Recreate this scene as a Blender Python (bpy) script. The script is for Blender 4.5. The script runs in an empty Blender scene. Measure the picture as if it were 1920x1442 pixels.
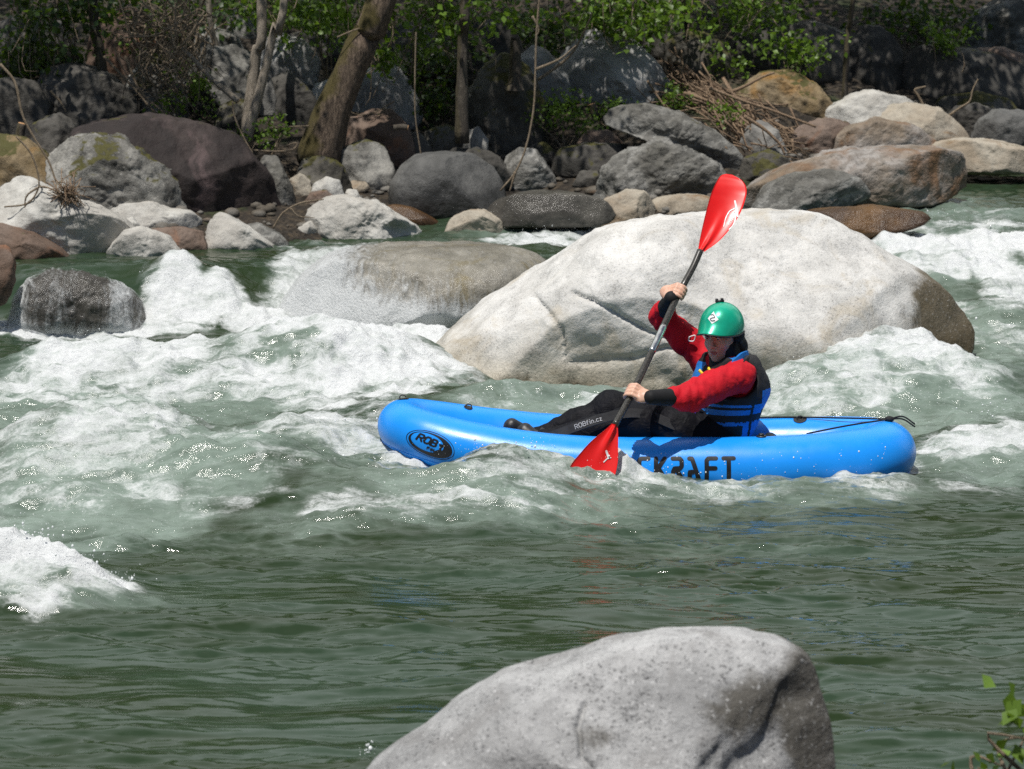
import bpy, bmesh, math, random
import numpy as np
from mathutils import Vector
SC = bpy.context.scene
COL = SC.collection
rad = math.radians

# ------------------------------------------------------------------ camera
PITCH, CAMY, CAMZ, FPX = 9.0, -14.0, 2.63, 5900.0
cam_d = bpy.data.cameras.new('camera')
cam = bpy.data.objects.new('camera', cam_d)
COL.objects.link(cam)
cam.location = (0, CAMY, CAMZ)
cam.rotation_euler = (rad(90 - PITCH), 0, 0)
cam_d.sensor_width = 36.0
cam_d.lens = 36.0 * FPX / 1920.0
cam_d.clip_start = 0.1
cam_d.clip_end = 1000
cam_d.dof.use_dof = True
cam_d.dof.focus_distance = 14.1
cam_d.dof.aperture_fstop = 6.3
SC.camera = cam

# ------------------------------------------------------------------ sky, sun, exposure
SUN = np.array([-0.16, -0.34, 0.92]); SUN /= np.linalg.norm(SUN)
w = bpy.data.worlds.new('World'); SC.world = w
w.use_nodes = True
nt = w.node_tree
sky = nt.nodes.new('ShaderNodeTexSky')
sky.sky_type = 'NISHITA'
sky.sun_disc = False
sky.sun_elevation = math.asin(SUN[2])
sky.sun_rotation = math.atan2(SUN[0], SUN[1])
nt.nodes['Background'].inputs['Strength'].default_value = 0.06
# bright broken cloud added out of view beyond the bank for pale river streaks
tc_ = nt.nodes.new('ShaderNodeTexCoord'); cn_ = nt.nodes.new('ShaderNodeTexNoise'); cn_.inputs['Scale'].default_value = 2.2; cn_.inputs['Detail'].default_value = 6
nt.links.new(tc_.outputs['Generated'], cn_.inputs['Vector'])
mr_ = nt.nodes.new('ShaderNodeMapRange'); mr_.interpolation_type = 'SMOOTHSTEP'; nt.links.new(cn_.outputs[0], mr_.inputs[0]); mr_.inputs[1].default_value = .33; mr_.inputs[2].default_value = .52
sx_ = nt.nodes.new('ShaderNodeSeparateXYZ'); nt.links.new(tc_.outputs['Generated'], sx_.inputs[0])
my_ = nt.nodes.new('ShaderNodeMapRange'); my_.interpolation_type = 'SMOOTHSTEP'; nt.links.new(sx_.outputs[1], my_.inputs[0]); my_.inputs[1].default_value = .10; my_.inputs[2].default_value = .4
mm_ = nt.nodes.new('ShaderNodeMath'); mm_.operation = 'MULTIPLY'; nt.links.new(mr_.outputs[0], mm_.inputs[0]); nt.links.new(my_.outputs[0], mm_.inputs[1])
mc_ = nt.nodes.new('ShaderNodeMix'); mc_.data_type = 'RGBA'; nt.links.new(mm_.outputs[0], mc_.inputs[0]); nt.links.new(sky.outputs[0], mc_.inputs[6]); mc_.inputs[7].default_value = (15.5, 16.4, 17., 1)
nt.links.new(mc_.outputs[2], nt.nodes['Background'].inputs['Color'])
sl = bpy.data.lights.new('sun', 'SUN')
sl.energy = 4.6
sl.angle = rad(0.5)
sl.color = (1.0, 0.96, 0.90)
so = bpy.data.objects.new('sun', sl); COL.objects.link(so)
so.location = (0, 0, 30)
so.rotation_euler = Vector(SUN.tolist()).to_track_quat('Z', 'Y').to_euler()
vs = SC.view_settings
vs.view_transform = 'Standard'; vs.look = 'None'; vs.exposure = 0.0; vs.gamma = 1.0
vs.use_curve_mapping = False
SC.cycles.use_denoising = False   # keeps the sun glints on the water
SC.cycles.sample_clamp_indirect = 4
SC.cycles.max_bounces = 8
SC.cycles.transparent_max_bounces = 12
SC.cycles.caustics_reflective = False
SC.cycles.caustics_refractive = False

# ------------------------------------------------------------------ measuring helpers (photo sizes -> metres)
sp_, cp_ = math.sin(rad(PITCH)), math.cos(rad(PITCH))
def ray(px, py):
    a = (px - 960) / FPX; b = (721 - py) / FPX
    return np.array([a, cp_ + b * sp_, -sp_ + b * cp_])
def V(px, py, Y):
    d = ray(px, py); t = (Y - CAMY) / d[1]
    return np.array([d[0] * t, Y, CAMZ + d[2] * t])
def GZ(px, py, z):
    d = ray(px, py); t = (z - CAMZ) / d[2]
    return np.array([d[0] * t, CAMY + d[1] * t, z])
def sm(x, a, b):
    t = np.clip((np.asarray(x, float) - a) / (b - a), 0, 1)
    return t * t * (3 - 2 * t)

# ------------------------------------------------------------------ noise (numpy gradient noise)
def _h(i, j, k, s):
    n = (i * 374761393 + j * 668265263 + k * 2147483647 + s * 974634777) & 0xFFFFFFFF
    n = ((n ^ (n >> 13)) * 1274126177) & 0xFFFFFFFF
    n = (n ^ (n >> 16)) * 2246822519 & 0xFFFFFFFF
    return ((n >> 8) & 0xFFFF).astype(np.float32) / 32767.5 - 1.0
def noise3(P, s=0):
    P = np.asarray(P, float)
    i = np.floor(P).astype(np.int64); f = (P - i).astype(np.float32)
    u = f * f * f * (f * (f * 6 - 15) + 10)
    out = 0
    for dx in (0, 1):
        wx = u[:, 0] if dx else 1 - u[:, 0]
        for dy in (0, 1):
            wy = u[:, 1] if dy else 1 - u[:, 1]
            for dz in (0, 1):
                wz = u[:, 2] if dz else 1 - u[:, 2]
                I, J, K = i[:, 0] + dx, i[:, 1] + dy, i[:, 2] + dz
                g = (_h(I, J, K, s) * (f[:, 0] - dx) + _h(I, J, K, s + 7) * (f[:, 1] - dy) + _h(I, J, K, s + 13) * (f[:, 2] - dz))
                out = out + wx * wy * wz * g
    return out
def noise2(x, y, s=0):
    x = np.asarray(x, float); y = np.asarray(y, float)
    i = np.floor(x).astype(np.int64); j = np.floor(y).astype(np.int64)
    fx = (x - i).astype(np.float32); fy = (y - j).astype(np.float32)
    ux = fx * fx * fx * (fx * (fx * 6 - 15) + 10); uy = fy * fy * fy * (fy * (fy * 6 - 15) + 10)
    out = 0
    for dx in (0, 1):
        wx = ux if dx else 1 - ux
        for dy in (0, 1):
            wy = uy if dy else 1 - uy
            out = out + wx * wy * (_h(i + dx, j + dy, 0 * i, s) * (fx - dx) + _h(i + dx, j + dy, 0 * i, s + 7) * (fy - dy))
    return out * 1.4
def fbm2(x, y, octs=4, s=0, g=.5):
    o = 0; a = 1
    for q in range(octs):
        o = o + a * noise2(x * 2 ** q, y * 2 ** q, s + 31 * q); a *= g
    return o
def fbm3(P, octs=4, s=0, g=.5, ridged=False):
    o = 0; a = 1; P = np.asarray(P, float)
    for q in range(octs):
        n = noise3(P * 2 ** q, s + 31 * q)
        if ridged: n = .35 - 2 * np.abs(n)
        o = o + a * n; a *= g
    return o

# ------------------------------------------------------------------ mesh helpers
ORG = {}
def mesh(name, Vt, F, mat=None, smooth=True, attrs=None, matidx=None):
    Vt = np.asarray(Vt, np.float32).reshape(-1, 3)
    me = bpy.data.meshes.new(name)
    if isinstance(F, np.ndarray):
        k = F.shape[1]; n = len(F)
        me.vertices.add(len(Vt)); me.vertices.foreach_set('co', Vt.ravel())
        me.loops.add(n * k); me.loops.foreach_set('vertex_index', F.astype(np.int32).ravel())
        me.polygons.add(n); me.polygons.foreach_set('loop_start', np.arange(0, n * k, k, dtype=np.int32))
        me.update(calc_edges=True)
    else:
        me.from_pydata([tuple(map(float, v)) for v in Vt], [], [tuple(int(a) for a in f) for f in F])
    if smooth: me.polygons.foreach_set('use_smooth', np.ones(len(me.polygons), bool))
    for m in (mat if isinstance(mat, (list, tuple)) else [mat]):
        if m is not None: me.materials.append(m)
    if matidx is not None: me.polygons.foreach_set('material_index', np.asarray(matidx, np.int32))
    for k, v in (attrs or {}).items():
        at = me.attributes.new(k, 'FLOAT', 'POINT'); at.data.foreach_set('value', np.asarray(v, np.float32))
    me.update()
    return me
def tag(o, label=None, cat=None, group=None, kind=None):
    if label: o['label'] = label
    if cat: o['category'] = cat
    if group: o['group'] = group
    if kind: o['kind'] = kind
    return o
def empty(name, loc, label, cat, group=None):
    o = bpy.data.objects.new(name, None); COL.objects.link(o)
    o.location = tuple(map(float, loc)); o.empty_display_size = .1
    ORG[o] = np.asarray(loc, float)
    return tag(o, label, cat, group)
def put(name, Vt, F, mat, parent=None, org=None, smooth=True, label=None, cat=None, group=None, kind=None, attrs=None, matidx=None):
    """vertices given in world metres; a part keeps its thing's origin"""
    Vt = np.asarray(Vt, float).reshape(-1, 3)
    o0 = ORG[parent] if parent is not None else (np.zeros(3) if org is None else np.asarray(org, float))
    o = bpy.data.objects.new(name, mesh(name, Vt - o0, F, mat, smooth, attrs, matidx)); COL.objects.link(o)
    if parent is not None: o.parent = parent
    else: o.location = tuple(o0)
    ORG[o] = o0
    return tag(o, label, cat, group, kind)
class MB:
    def __init__(s): s.v = []; s.f = []; s.n = 0
    def add(s, Vt, F):
        Vt = np.asarray(Vt, float).reshape(-1, 3); s.v.append(Vt)
        s.f += [tuple(a + s.n for a in f) for f in F]; s.n += len(Vt); return s
    def put(s, name, mat, parent=None, **k): return put(name, np.vstack(s.v), s.f, mat, parent, **k)
def unit(v): v = np.asarray(v, float); return v / (np.linalg.norm(v) + 1e-12)
def smooth_path(P, n):
    P = np.asarray(P, float)
    if len(P) < 3:
        t = np.linspace(0, 1, n)[:, None]; return P[0] * (1 - t) + P[-1] * t
    d = np.r_[0, np.cumsum(np.linalg.norm(np.diff(P[:, :3], axis=0), axis=1))]
    Q = np.vstack([2 * P[0] - P[1], P, 2 * P[-1] - P[-2]]); out = []
    for t in np.linspace(0, d[-1], n):
        i = min(np.searchsorted(d, t, 'right') - 1, len(P) - 2); u = (t - d[i]) / (d[i + 1] - d[i] + 1e-9)
        a, b, c, e = Q[i], Q[i + 1], Q[i + 2], Q[i + 3]
        out.append(.5 * ((2 * b) + (-a + c) * u + (2 * a - 5 * b + 4 * c - e) * u * u + (-a + 3 * b - 3 * c + e) * u ** 3))
    return np.array(out)
def tube(path, r, sides=8, caps=True, jit=None, flat=None):
    path = np.asarray(path, float); n = len(path)
    r = np.broadcast_to(np.asarray(r, float), (n,))
    T = np.gradient(path, axis=0); T /= np.linalg.norm(T, axis=1)[:, None] + 1e-12
    up = np.array([0, 0, 1.]) if abs(T[0][2]) < .9 else np.array([0, 1., 0])
    N = np.zeros_like(T); N[0] = unit(np.cross(up, T[0]))
    for i in range(1, n): N[i] = unit(N[i - 1] - T[i] * N[i - 1].dot(T[i]))
    B = np.cross(T, N)
    a = np.linspace(0, 2 * np.pi, sides, endpoint=False)
    fl = 1 if flat is None else flat
    Vt = path[:, None] + r[:, None, None] * (np.cos(a)[None, :, None] * N[:, None] + fl * np.sin(a)[None, :, None] * B[:, None])
    if jit is not None:
        q = Vt.reshape(-1, 3); d = (fbm3(q / jit[0], 3, jit[2]) * jit[1]).reshape(n, sides, 1)
        Vt = Vt + d * r[:, None, None] * (np.cos(a)[None, :, None] * N[:, None] + np.sin(a)[None, :, None] * B[:, None])
    F = [(i * sides + k, i * sides + (k + 1) % sides, (i + 1) * sides + (k + 1) % sides, (i + 1) * sides + k) for i in range(n - 1) for k in range(sides)]
    if caps: F += [tuple(range(sides))[::-1], tuple((n - 1) * sides + k for k in range(sides))]
    return Vt.reshape(-1, 3), F
_ico = {}
def ico(n):
    if n not in _ico:
        b = bmesh.new(); bmesh.ops.create_icosphere(b, subdivisions=n, radius=1)
        _ico[n] = (np.array([v.co[:] for v in b.verts]), np.array([[v.index for v in f.verts] for f in b.faces])); b.free()
    return _ico[n]
def ell(c, R, M=None, n=3):
    v, f = ico(n); v = v * np.asarray(R, float)
    if M is not None: v = v @ np.asarray(M)
    return v + np.asarray(c, float), [tuple(a) for a in f]
def boxm(c, X, Y, Z):
    c, X, Y, Z = (np.asarray(a, float) for a in (c, X, Y, Z))
    v = [c + a * X + b * Y + d * Z for a in (-1, 1) for b in (-1, 1) for d in (-1, 1)]
    return v, [(0, 1, 3, 2), (4, 6, 7, 5), (0, 4, 5, 1), (2, 3, 7, 6), (0, 2, 6, 4), (1, 5, 7, 3)]
def seg_dist(P, poly):
    """distance of 2-D points to a polyline"""
    best = np.full(len(P), 1e9)
    for a, b in zip(poly[:-1], poly[1:]):
        a = np.asarray(a, float); b = np.asarray(b, float); d = b - a
        t = np.clip(((P - a) @ d) / (d @ d + 1e-12), 0, 1)
        best = np.minimum(best, np.linalg.norm(P - a - t[:, None] * d, axis=1))
    return best

# ------------------------------------------------------------------ materials
class NT:
    def __init__(s, name):
        s.m = bpy.data.materials.new(name); s.m.use_nodes = True; s.t = s.m.node_tree
        s.b = s.t.nodes['Principled BSDF']; s.out = s.t.nodes['Material Output']
    def n(s, typ, ins=None, **k):
        x = s.t.nodes.new('ShaderNode' + typ)
        for a, v in k.items(): setattr(x, a, v)
        for a, v in (ins or {}).items(): s.set(x.inputs[a], v)
        return x
    def set(s, sock, v):
        if isinstance(v, bpy.types.NodeSocket): s.t.links.new(v, sock)
        elif isinstance(v, bpy.types.Node): s.t.links.new(v.outputs[0], sock)
        elif isinstance(v, (tuple, list)) and len(v) == 3 and sock.type == 'RGBA': sock.default_value = (*v, 1)
        else: sock.default_value = v
    def B(s, **k):
        for a, v in k.items(): s.set(s.b.inputs[a.replace('_', ' ')], v)
    def noise(s, vec, scale, det=6, rough=.6, dist=0):
        return s.n('TexNoise', {'Vector': vec, 'Scale': scale, 'Detail': det, 'Roughness': rough, 'Distortion': dist}).outputs[0]
    def vor(s, vec, scale, feat='F1'):
        return s.n('TexVoronoi', {'Vector': vec, 'Scale': scale}, feature=feat).outputs[0]
    def mix(s, f, a, b, typ='MIX'):
        x = s.n('Mix', data_type='RGBA', blend_type=typ)
        s.set(x.inputs[0], f); s.set(x.inputs[6], a); s.set(x.inputs[7], b); return x.outputs[2]
    def math(s, op, a, b=None, c=None):
        x = s.n('Math', operation=op); s.set(x.inputs[0], a)
        if b is not None: s.set(x.inputs[1], b)
        if c is not None: s.set(x.inputs[2], c)
        return x.outputs[0]
    def ss(s, v, a, b, lo=0., hi=1.):
        x = s.n('MapRange', {0: v, 1: a, 2: b, 3: lo, 4: hi}, interpolation_type='SMOOTHSTEP'); return x.outputs[0]
    def bump(s, h, strength=.5, dist=.01, nrm=None):
        x = s.n('Bump', {'Height': h, 'Strength': strength, 'Distance': dist})
        if nrm is not None: s.set(x.inputs['Normal'], nrm)
        return x.outputs[0]
    def attr(s, name): return s.n('Attribute', attribute_name=name).outputs['Fac']
    def map(s, vec, scale=(1, 1, 1), loc=(0, 0, 0), rot=(0, 0, 0)):
        return s.n('Mapping', {'Vector': vec, 'Scale': scale, 'Location': loc, 'Rotation': rot}).outputs[0]
    def objvec(s):
        tc = s.n('TexCoord').outputs['Object']; r = s.n('ObjectInfo').outputs['Random']
        o = s.n('VectorMath', {0: (37., 91., 53.)}, operation='SCALE'); s.set(o.inputs['Scale'], r)
        a = s.n('VectorMath', operation='ADD'); s.set(a.inputs[0], tc); s.set(a.inputs[1], o.outputs[0]); return a.outputs[0]
def plain(name, col, rough=.5, metal=0., var=.15, bump=0., bscale=60., bdist=.004, coat=0., spec=.5, vscale=12.):
    t = NT(name); v = t.objvec()
    n = t.noise(v, vscale, 5)
    c = t.mix(t.ss(n, .3, .7), tuple(x * (1 - var) for x in col), tuple(min(1, x * (1 + var)) for x in col))
    t.B(Base_Color=c, Roughness=t.ss(t.noise(v, vscale * 2.3, 4), .2, .8, max(0, rough - .08), min(1, rough + .08)), Metallic=metal)
    t.b.inputs['Specular IOR Level'].default_value = spec
    t.b.inputs['Coat Weight'].default_value = coat; t.b.inputs['Coat Roughness'].default_value = .1
    if rough > .65 and spec == .5: t.b.inputs['Specular IOR Level'].default_value = .25
    if bump: t.B(Normal=t.bump(t.noise(v, bscale, 5, .6, .8), bump, bdist))
    return t.m
def rockmat(name, c1, c2, speck=.3, moss=0., mosscol=(.045, .042, .010), band=0., stain=None, stainamt=0., rough=.75, wet=None, fine=1., patch=None):
    t = NT(name); v = t.objvec()
    big = t.noise(v, 2.2, 5, .6, .5); med = t.noise(v, 9 * fine, 7, .7); fin = t.noise(v, 75 * fine, 4, .7)
    col = t.mix(t.ss(big, .36, .64), c1, c2)
    col = t.mix(t.ss(med, .35, .75, 0, .45), col, tuple(x * .45 for x in c1))
    if band:
        wv = t.n('TexWave', {'Vector': t.map(v, (1, 1, 1), rot=(.3, .5, .2)), 'Scale': 3.2, 'Distortion': 11., 'Detail': 5., 'Detail Scale': 2.2, 'Detail Roughness': .65}, bands_direction='Z').outputs['Fac']
        col = t.mix(t.ss(wv, .3, .8, 0, band), col, tuple(x * .4 for x in c1))
    else: wv = med
    if stain: col = t.mix(t.ss(t.noise(v, 3.1, 4, .6, 1.), .62 - .25 * stainamt, .72, 0, .9), col, stain)
    sp = t.math('ADD', t.noise(v, 120 * fine, 3, .6), t.math('MULTIPLY', t.math('SUBTRACT', med, .5), .35))
    col = t.mix(t.ss(sp, .56, .68, 0, speck), col, (.03, .03, .032))
    if patch:   # stains of this very stone; the front boulder's also hold painted shade
        col = t.mix(t.ss(t.math('ADD', t.attr('patch'), t.math('MULTIPLY', t.math('SUBTRACT', t.noise(v, 5, 7, .65, .8), .5), 1.9)), .25, .85, 0, .9), col, patch)
    col = t.mix(t.ss(fin, .56, .72, 0, speck * .8), col, tuple(min(.8, x * 1.6) for x in c2))
    ro = rough
    if wet:   # dark wet / algae stain up to a height above the river
        z = t.n('SeparateXYZ', {0: t.n('NewGeometry').outputs['Position']}).outputs[2]
        zz = t.math('ADD', z, t.math('MULTIPLY', t.math('SUBTRACT', big, .5), .35))
        f = t.ss(zz, wet[0], wet[1], .85, 0); col = t.mix(f, col, wet[2], 'MULTIPLY'); ro = t.ss(zz, wet[0], wet[1], .3, rough)
    if moss:
        nz = t.n('SeparateXYZ', {0: t.n('NewGeometry').outputs['Normal']}).outputs[2]
        mf = t.math('ADD', t.math('MULTIPLY', nz, .25), t.noise(v, 4.5, 6, .65, .6))
        f = t.ss(mf, .86 - .34 * moss, .95 - .34 * moss)
        col = t.mix(f, col, t.mix(fin, mosscol, tuple(x * 1.9 for x in mosscol)))
    t.B(Base_Color=col, Roughness=ro)
    t.b.inputs['Specular IOR Level'].default_value = .35
    h = t.math('ADD', t.math('MULTIPLY', med, 1.2), t.math('ADD', t.math('MULTIPLY', fin, .25), t.math('MULTIPLY', wv, .7 * band)))
    t.B(Normal=t.bump(h, .55, .03))
    return t.m
RM = {
 'white': rockmat('pale_granite', (.43, .41, .37), (.55, .54, .50), .25),
 'grey': rockmat('grey_granite', (.15, .145, .135), (.33, .32, .295), .4),
 'midgrey': rockmat('mid_grey_rock', (.25, .245, .235), (.40, .395, .38), .35, .1),
 'dark': rockmat('dark_rock', (.042, .039, .034), (.105, .098, .086), .35, .35),
 'darkmoss': rockmat('mossy_dark_rock', (.055, .05, .04), (.14, .13, .11), .35, .75),
 'lichen': rockmat('lichen_rock', (.06, .057, .05), (.33, .32, .29), .6, .45),
 'gneiss': rockmat('banded_rock', (.12, .115, .10), (.30, .295, .275), .25, .15, band=.5),
 'gneissbrown': rockmat('brown_banded_rock', (.22, .17, .12), (.34, .32, .30), .2, band=.4, stain=(.20, .11, .055), stainamt=.6),
 'ochre': rockmat('ochre_rock', (.20, .14, .065), (.28, .22, .14), .25, .6, stain=(.30, .15, .03), stainamt=.5),
 'tan': rockmat('tan_rock', (.32, .26, .19), (.42, .38, .31), .25, .1, stain=(.22, .13, .06), stainamt=.3),
 'brown': rockmat('brown_rock', (.13, .085, .06), (.20, .15, .12), .3, .15, stain=(.22, .10, .05), stainamt=.4),
 'purple': rockmat('purple_brown_rock', (.022, .016, .015), (.050, .037, .034), .3, .15, stain=(.10, .07, .068), stainamt=.3),
 'smooth': rockmat('smooth_dark_rock', (.085, .085, .082), (.16, .158, .15), .3, wet=(.55, .75, (.25, .25, .25))),
 'big': rockmat('white_river_granite', (.55, .54, .51), (.68, .67, .64), .40, wet=(.02, .40, (.62, .55, .42)), fine=.8, stain=(.47, .43, .36), stainamt=.4, patch=(.085, .062, .025)),
 'front': rockmat('speckled_granite', (.27, .27, .268), (.45, .45, .445), .7, wet=(-.02, .14, (.55, .42, .28)), fine=.9, stain=(.22, .215, .21), stainamt=.35, patch=(.075, .068, .055)),
 'wet': rockmat('wet_rock', (.06, .055, .047), (.12, .112, .095), .4, rough=.2),
 'wettan': rockmat('wet_tan_rock', (.20, .185, .15), (.34, .32, .275), .5, rough=.22, stain=(.19, .155, .08), stainamt=.5),
 'wetbrown': rockmat('wet_brown_rock', (.055, .03, .016), (.15, .08, .03), .25, rough=.3, stain=(.05, .03, .02), stainamt=.5),
}
def barkmat(name, c1, c2, moss=0., sc=1.):
    t = NT(name); v = t.objvec()
    st = t.map(v, (16 * sc, 16 * sc, 3 * sc)); n1 = t.noise(st, 2.2, 8, .7, 1.2); n2 = t.noise(v, 3., 4)
    col = t.mix(t.ss(n1, .35, .65), c1, c2)
    if moss:
        nx = t.n('SeparateXYZ', {0: t.n('NewGeometry').outputs['Normal']}).outputs[0]
        col = t.mix(t.ss(t.math('ADD', n2, t.math('MULTIPLY', nx, -.3)), .52, .68, 0, moss), col, (.075, .06, .012))
    t.B(Base_Color=col, Roughness=.9, Normal=t.bump(n1, .9, .02)); return t.m
BARK = barkmat('bark', (.04, .027, .018), (.19, .14, .10), .9, 1.6)
PALEBARK = barkmat('pale_bark', (.22, .185, .14), (.36, .31, .25), 0, 1.6)
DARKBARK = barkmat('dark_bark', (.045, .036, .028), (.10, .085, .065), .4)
TWIG = barkmat('dry_twig', (.17, .125, .08), (.34, .27, .19), 0, 3)
WOOD = plain('cut_wood', (.52, .30, .15), .7, var=.3, vscale=40)
def leafmat(name, c, tr=.45):
    t = NT(name)
    g = t.n('NewGeometry'); r = g.outputs['Random Per Island']
    col = t.mix(r, tuple(x * .45 for x in c), tuple(x * 1.5 for x in c))
    d = t.n('BsdfPrincipled', {'Base Color': col, 'Roughness': .45})
    tl = t.n('BsdfTranslucent', {'Color': t.mix(.5, col, (.22, .36, .02))})
    mx = t.n('MixShader', {0: tr}); t.set(mx.inputs[1], d.outputs[0]); t.set(mx.inputs[2], tl.outputs[0])
    t.t.links.new(mx.outputs[0], t.out.inputs[0]); return t.m
LEAF = leafmat('fresh_leaf', (.125, .215, .025))
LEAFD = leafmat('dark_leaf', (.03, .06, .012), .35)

# ================================================================== THE RIVER VALLEY
_sx = [-60, -6, -3.25, -1.6, -.95, -.4, .15, .6, .95, 1.5, 1.9, 3.4, 6, 60]
_sy = [5.0, 5.5, 5.6, 6.25, 6.9, 7.5, 8.0, 7.4, 6.9, 7.2, 7.6, 8.9, 9.4, 10]
def shore(x): return np.interp(x, _sx, _sy)
def wbase(x, Y):
    lip = .18 * np.sin(x * 2.1 + .6)
    L = .35 * sm(Y + lip, 4.55, 5.3) + .17 * sm(Y, 6.2, 8.2)
    R = .10 * sm(Y, 2.4, 3.4) + .36 * sm(Y, 4.3, 6.0) + .10 * sm(Y, 6.8, 9)
    t = sm(x, .9, 2.0)
    return L * (1 - t) + R * t
def ground(x, Y):
    x = np.asarray(x, float); Y = np.asarray(Y, float)
    d = Y - shore(x)
    wl = wbase(x, shore(x))
    up = np.where(d > 0, .05 + .30 * np.minimum(d, 5) + .34 * np.maximum(d - 5, 0), .05 + .5 * d)
    far = wl + np.maximum(up, -.9)
    far = np.minimum(far, 40 + .05 * d)
    n = fbm2(x * .9, Y * .9, 5, 3)
    far = far + n * .12 * sm(d, -.2, 1)
    e = -5.75 + .80 * sm(x, .93, 1.25) - .35 * sm(x, .2, -1.5) + .15 * np.sin(x * 3) - Y
    near = np.where(e > 0, .30 * np.minimum(e, 3) + .08 * np.maximum(e - 3, 0), .45 * e)
    near = np.maximum(near, -.9) + n * .03
    return np.maximum(np.maximum(far, near), -.75 + .08 * n)

WAVES = []
CREST = []
def hump(px, py, z, A, sa, sf, sb, ang=0, fo=0.):
    p = GZ(px, py, z); WAVES.append((p[0], p[1], A, sa, sf, sb, rad(ang)))
    if fo: CREST.append((p[0], p[1] - .35 * sf, sa * 1.25, sf * .95, fo, rad(ang)))
# px, py of the crest, its height above datum, own amplitude, sigma along / front / back
hump(225, 772, .30, .29, .55, .42, .30, -8, .62)
hump(120, 850, .16, .12, .30, .30, .25)
hump(420, 862, .17, .12, .32, .30, .22, 10)
hump(240, 655, .20, .19, .50, .30, .25, 5, .9)
hump(60, 690, .10, .10, .40, .25, .25)
hump(690, 628, .26, .25, .42, .42, .22, 6, 1.1)
hump(520, 672, .15, .14, .35, .30, .22, 8)
hump(330, 548, .20, .14, .13, .24, .14, 0, .95)
hump(420, 566, .15, .10, .12, .22, .14, 0, .9)
hump(830, 606, .15, .11, .36, .16, .14, 0, .95)
hump(770, 872, .06, .07, .14, .2, .12, 0, .8)
hump(470, 585, .11, .09, .25, .20, .20, 0, 1.)
hump(640, 800, .17, .16, .30, .24, .24, 0, .7)
hump(560, 815, .08, .08, .25, .2, .2)
hump(760, 745, .14, .11, .35, .22, .30, 5)
hump(930, 850, .205, .18, .21, .32, .16, -4, .45)
hump(1060, 874, .13, .08, .22, .28, .14, -3, .5)
hump(1152, 876, .12, .06, .045, .06, .05, 0, 1.)
hump(1220, 892, .085, .05, .30, .25, .14, 0, .45)
hump(1480, 896, .075, .045, .45, .28, .14)
hump(1640, 900, .06, .03, .3, .25, .16)
hump(700, 915, .12, .13, .35, .30, .25, 6)
hump(520, 900, .10, .10, .25, .22, .2)
hump(-20, 1010, .15, .15, .20, .26, .10, 10, 1.2)
hump(75, 1045, .10, .10, .15, .22, .08, 10, 1.2)
hump(175, 1078, .06, .06, .14, .18, .08, 12, 1.1)
hump(1690, 597, .38, .31, .38, .50, .28, -12, .8)
hump(1500, 690, .20, .16, .30, .30, .22)
hump(1850, 690, .22, .16, .40, .34, .25, 5)
hump(1860, 790, .15, .13, .35, .30, .25, 0, .7)
hump(1120, 735, .12, .10, .40, .30, .22)
hump(980, 735, .10, .08, .3, .25, .2)
hump(1760, 445, .52, .10, .45, .28, .25, 5)
hump(1900, 520, .38, .12, .35, .30, .25)
hump(1800, 370, .60, .06, .5, .3, .3)
hump(1010, 455, .42, .05, .2, .12, .12)
def wmacro(x, Y):
    z = wbase(x, Y)
    for (cx, cy, A, sa, sf, sb, an) in WAVES:
        m = (np.abs(x - cx) < 4 * max(sa, sf)) & (np.abs(Y - cy) < 4 * max(sa, sf))
        if not np.any(m): continue
        dx = x[m] - cx; dy = Y[m] - cy
        u = dx * math.cos(an) + dy * math.sin(an); v = -dx * math.sin(an) + dy * math.cos(an)
        s = np.where(v < 0, sf, sb)
        z[m] = z[m] + A * np.exp(-.5 * (u / sa) ** 2 - .5 * np.abs(v / s) ** 1.7)
    return z
def contact(px, py, f):
    """first point where the sight line of a photo position meets the surface f"""
    d = ray(px, py); Y = np.linspace(-5.6, 30, 1800); t = (Y - CAMY) / d[1]
    x = d[0] * t; z = CAMZ + d[2] * t; h = f(x, Y)
    i = np.argmax(z <= h) if np.any(z <= h) else -1
    return np.array([x[i], Y[i], h[i]])
FOAM = []; MILK = []
def blob(L, px, py, rx, ry, s=1., ang=0):
    c = contact(px, py, wmacro); k = FPX / (c[1] - CAMY)
    a = contact(px, py - ry, wmacro)[1]; b = contact(px, py + ry, wmacro)[1]
    L.append((c[0], c[1], rx / k, float(np.clip((a - b) / 2, .14, 1.1)), s * (.84 if L is FOAM else 1), rad(ang)))
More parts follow.
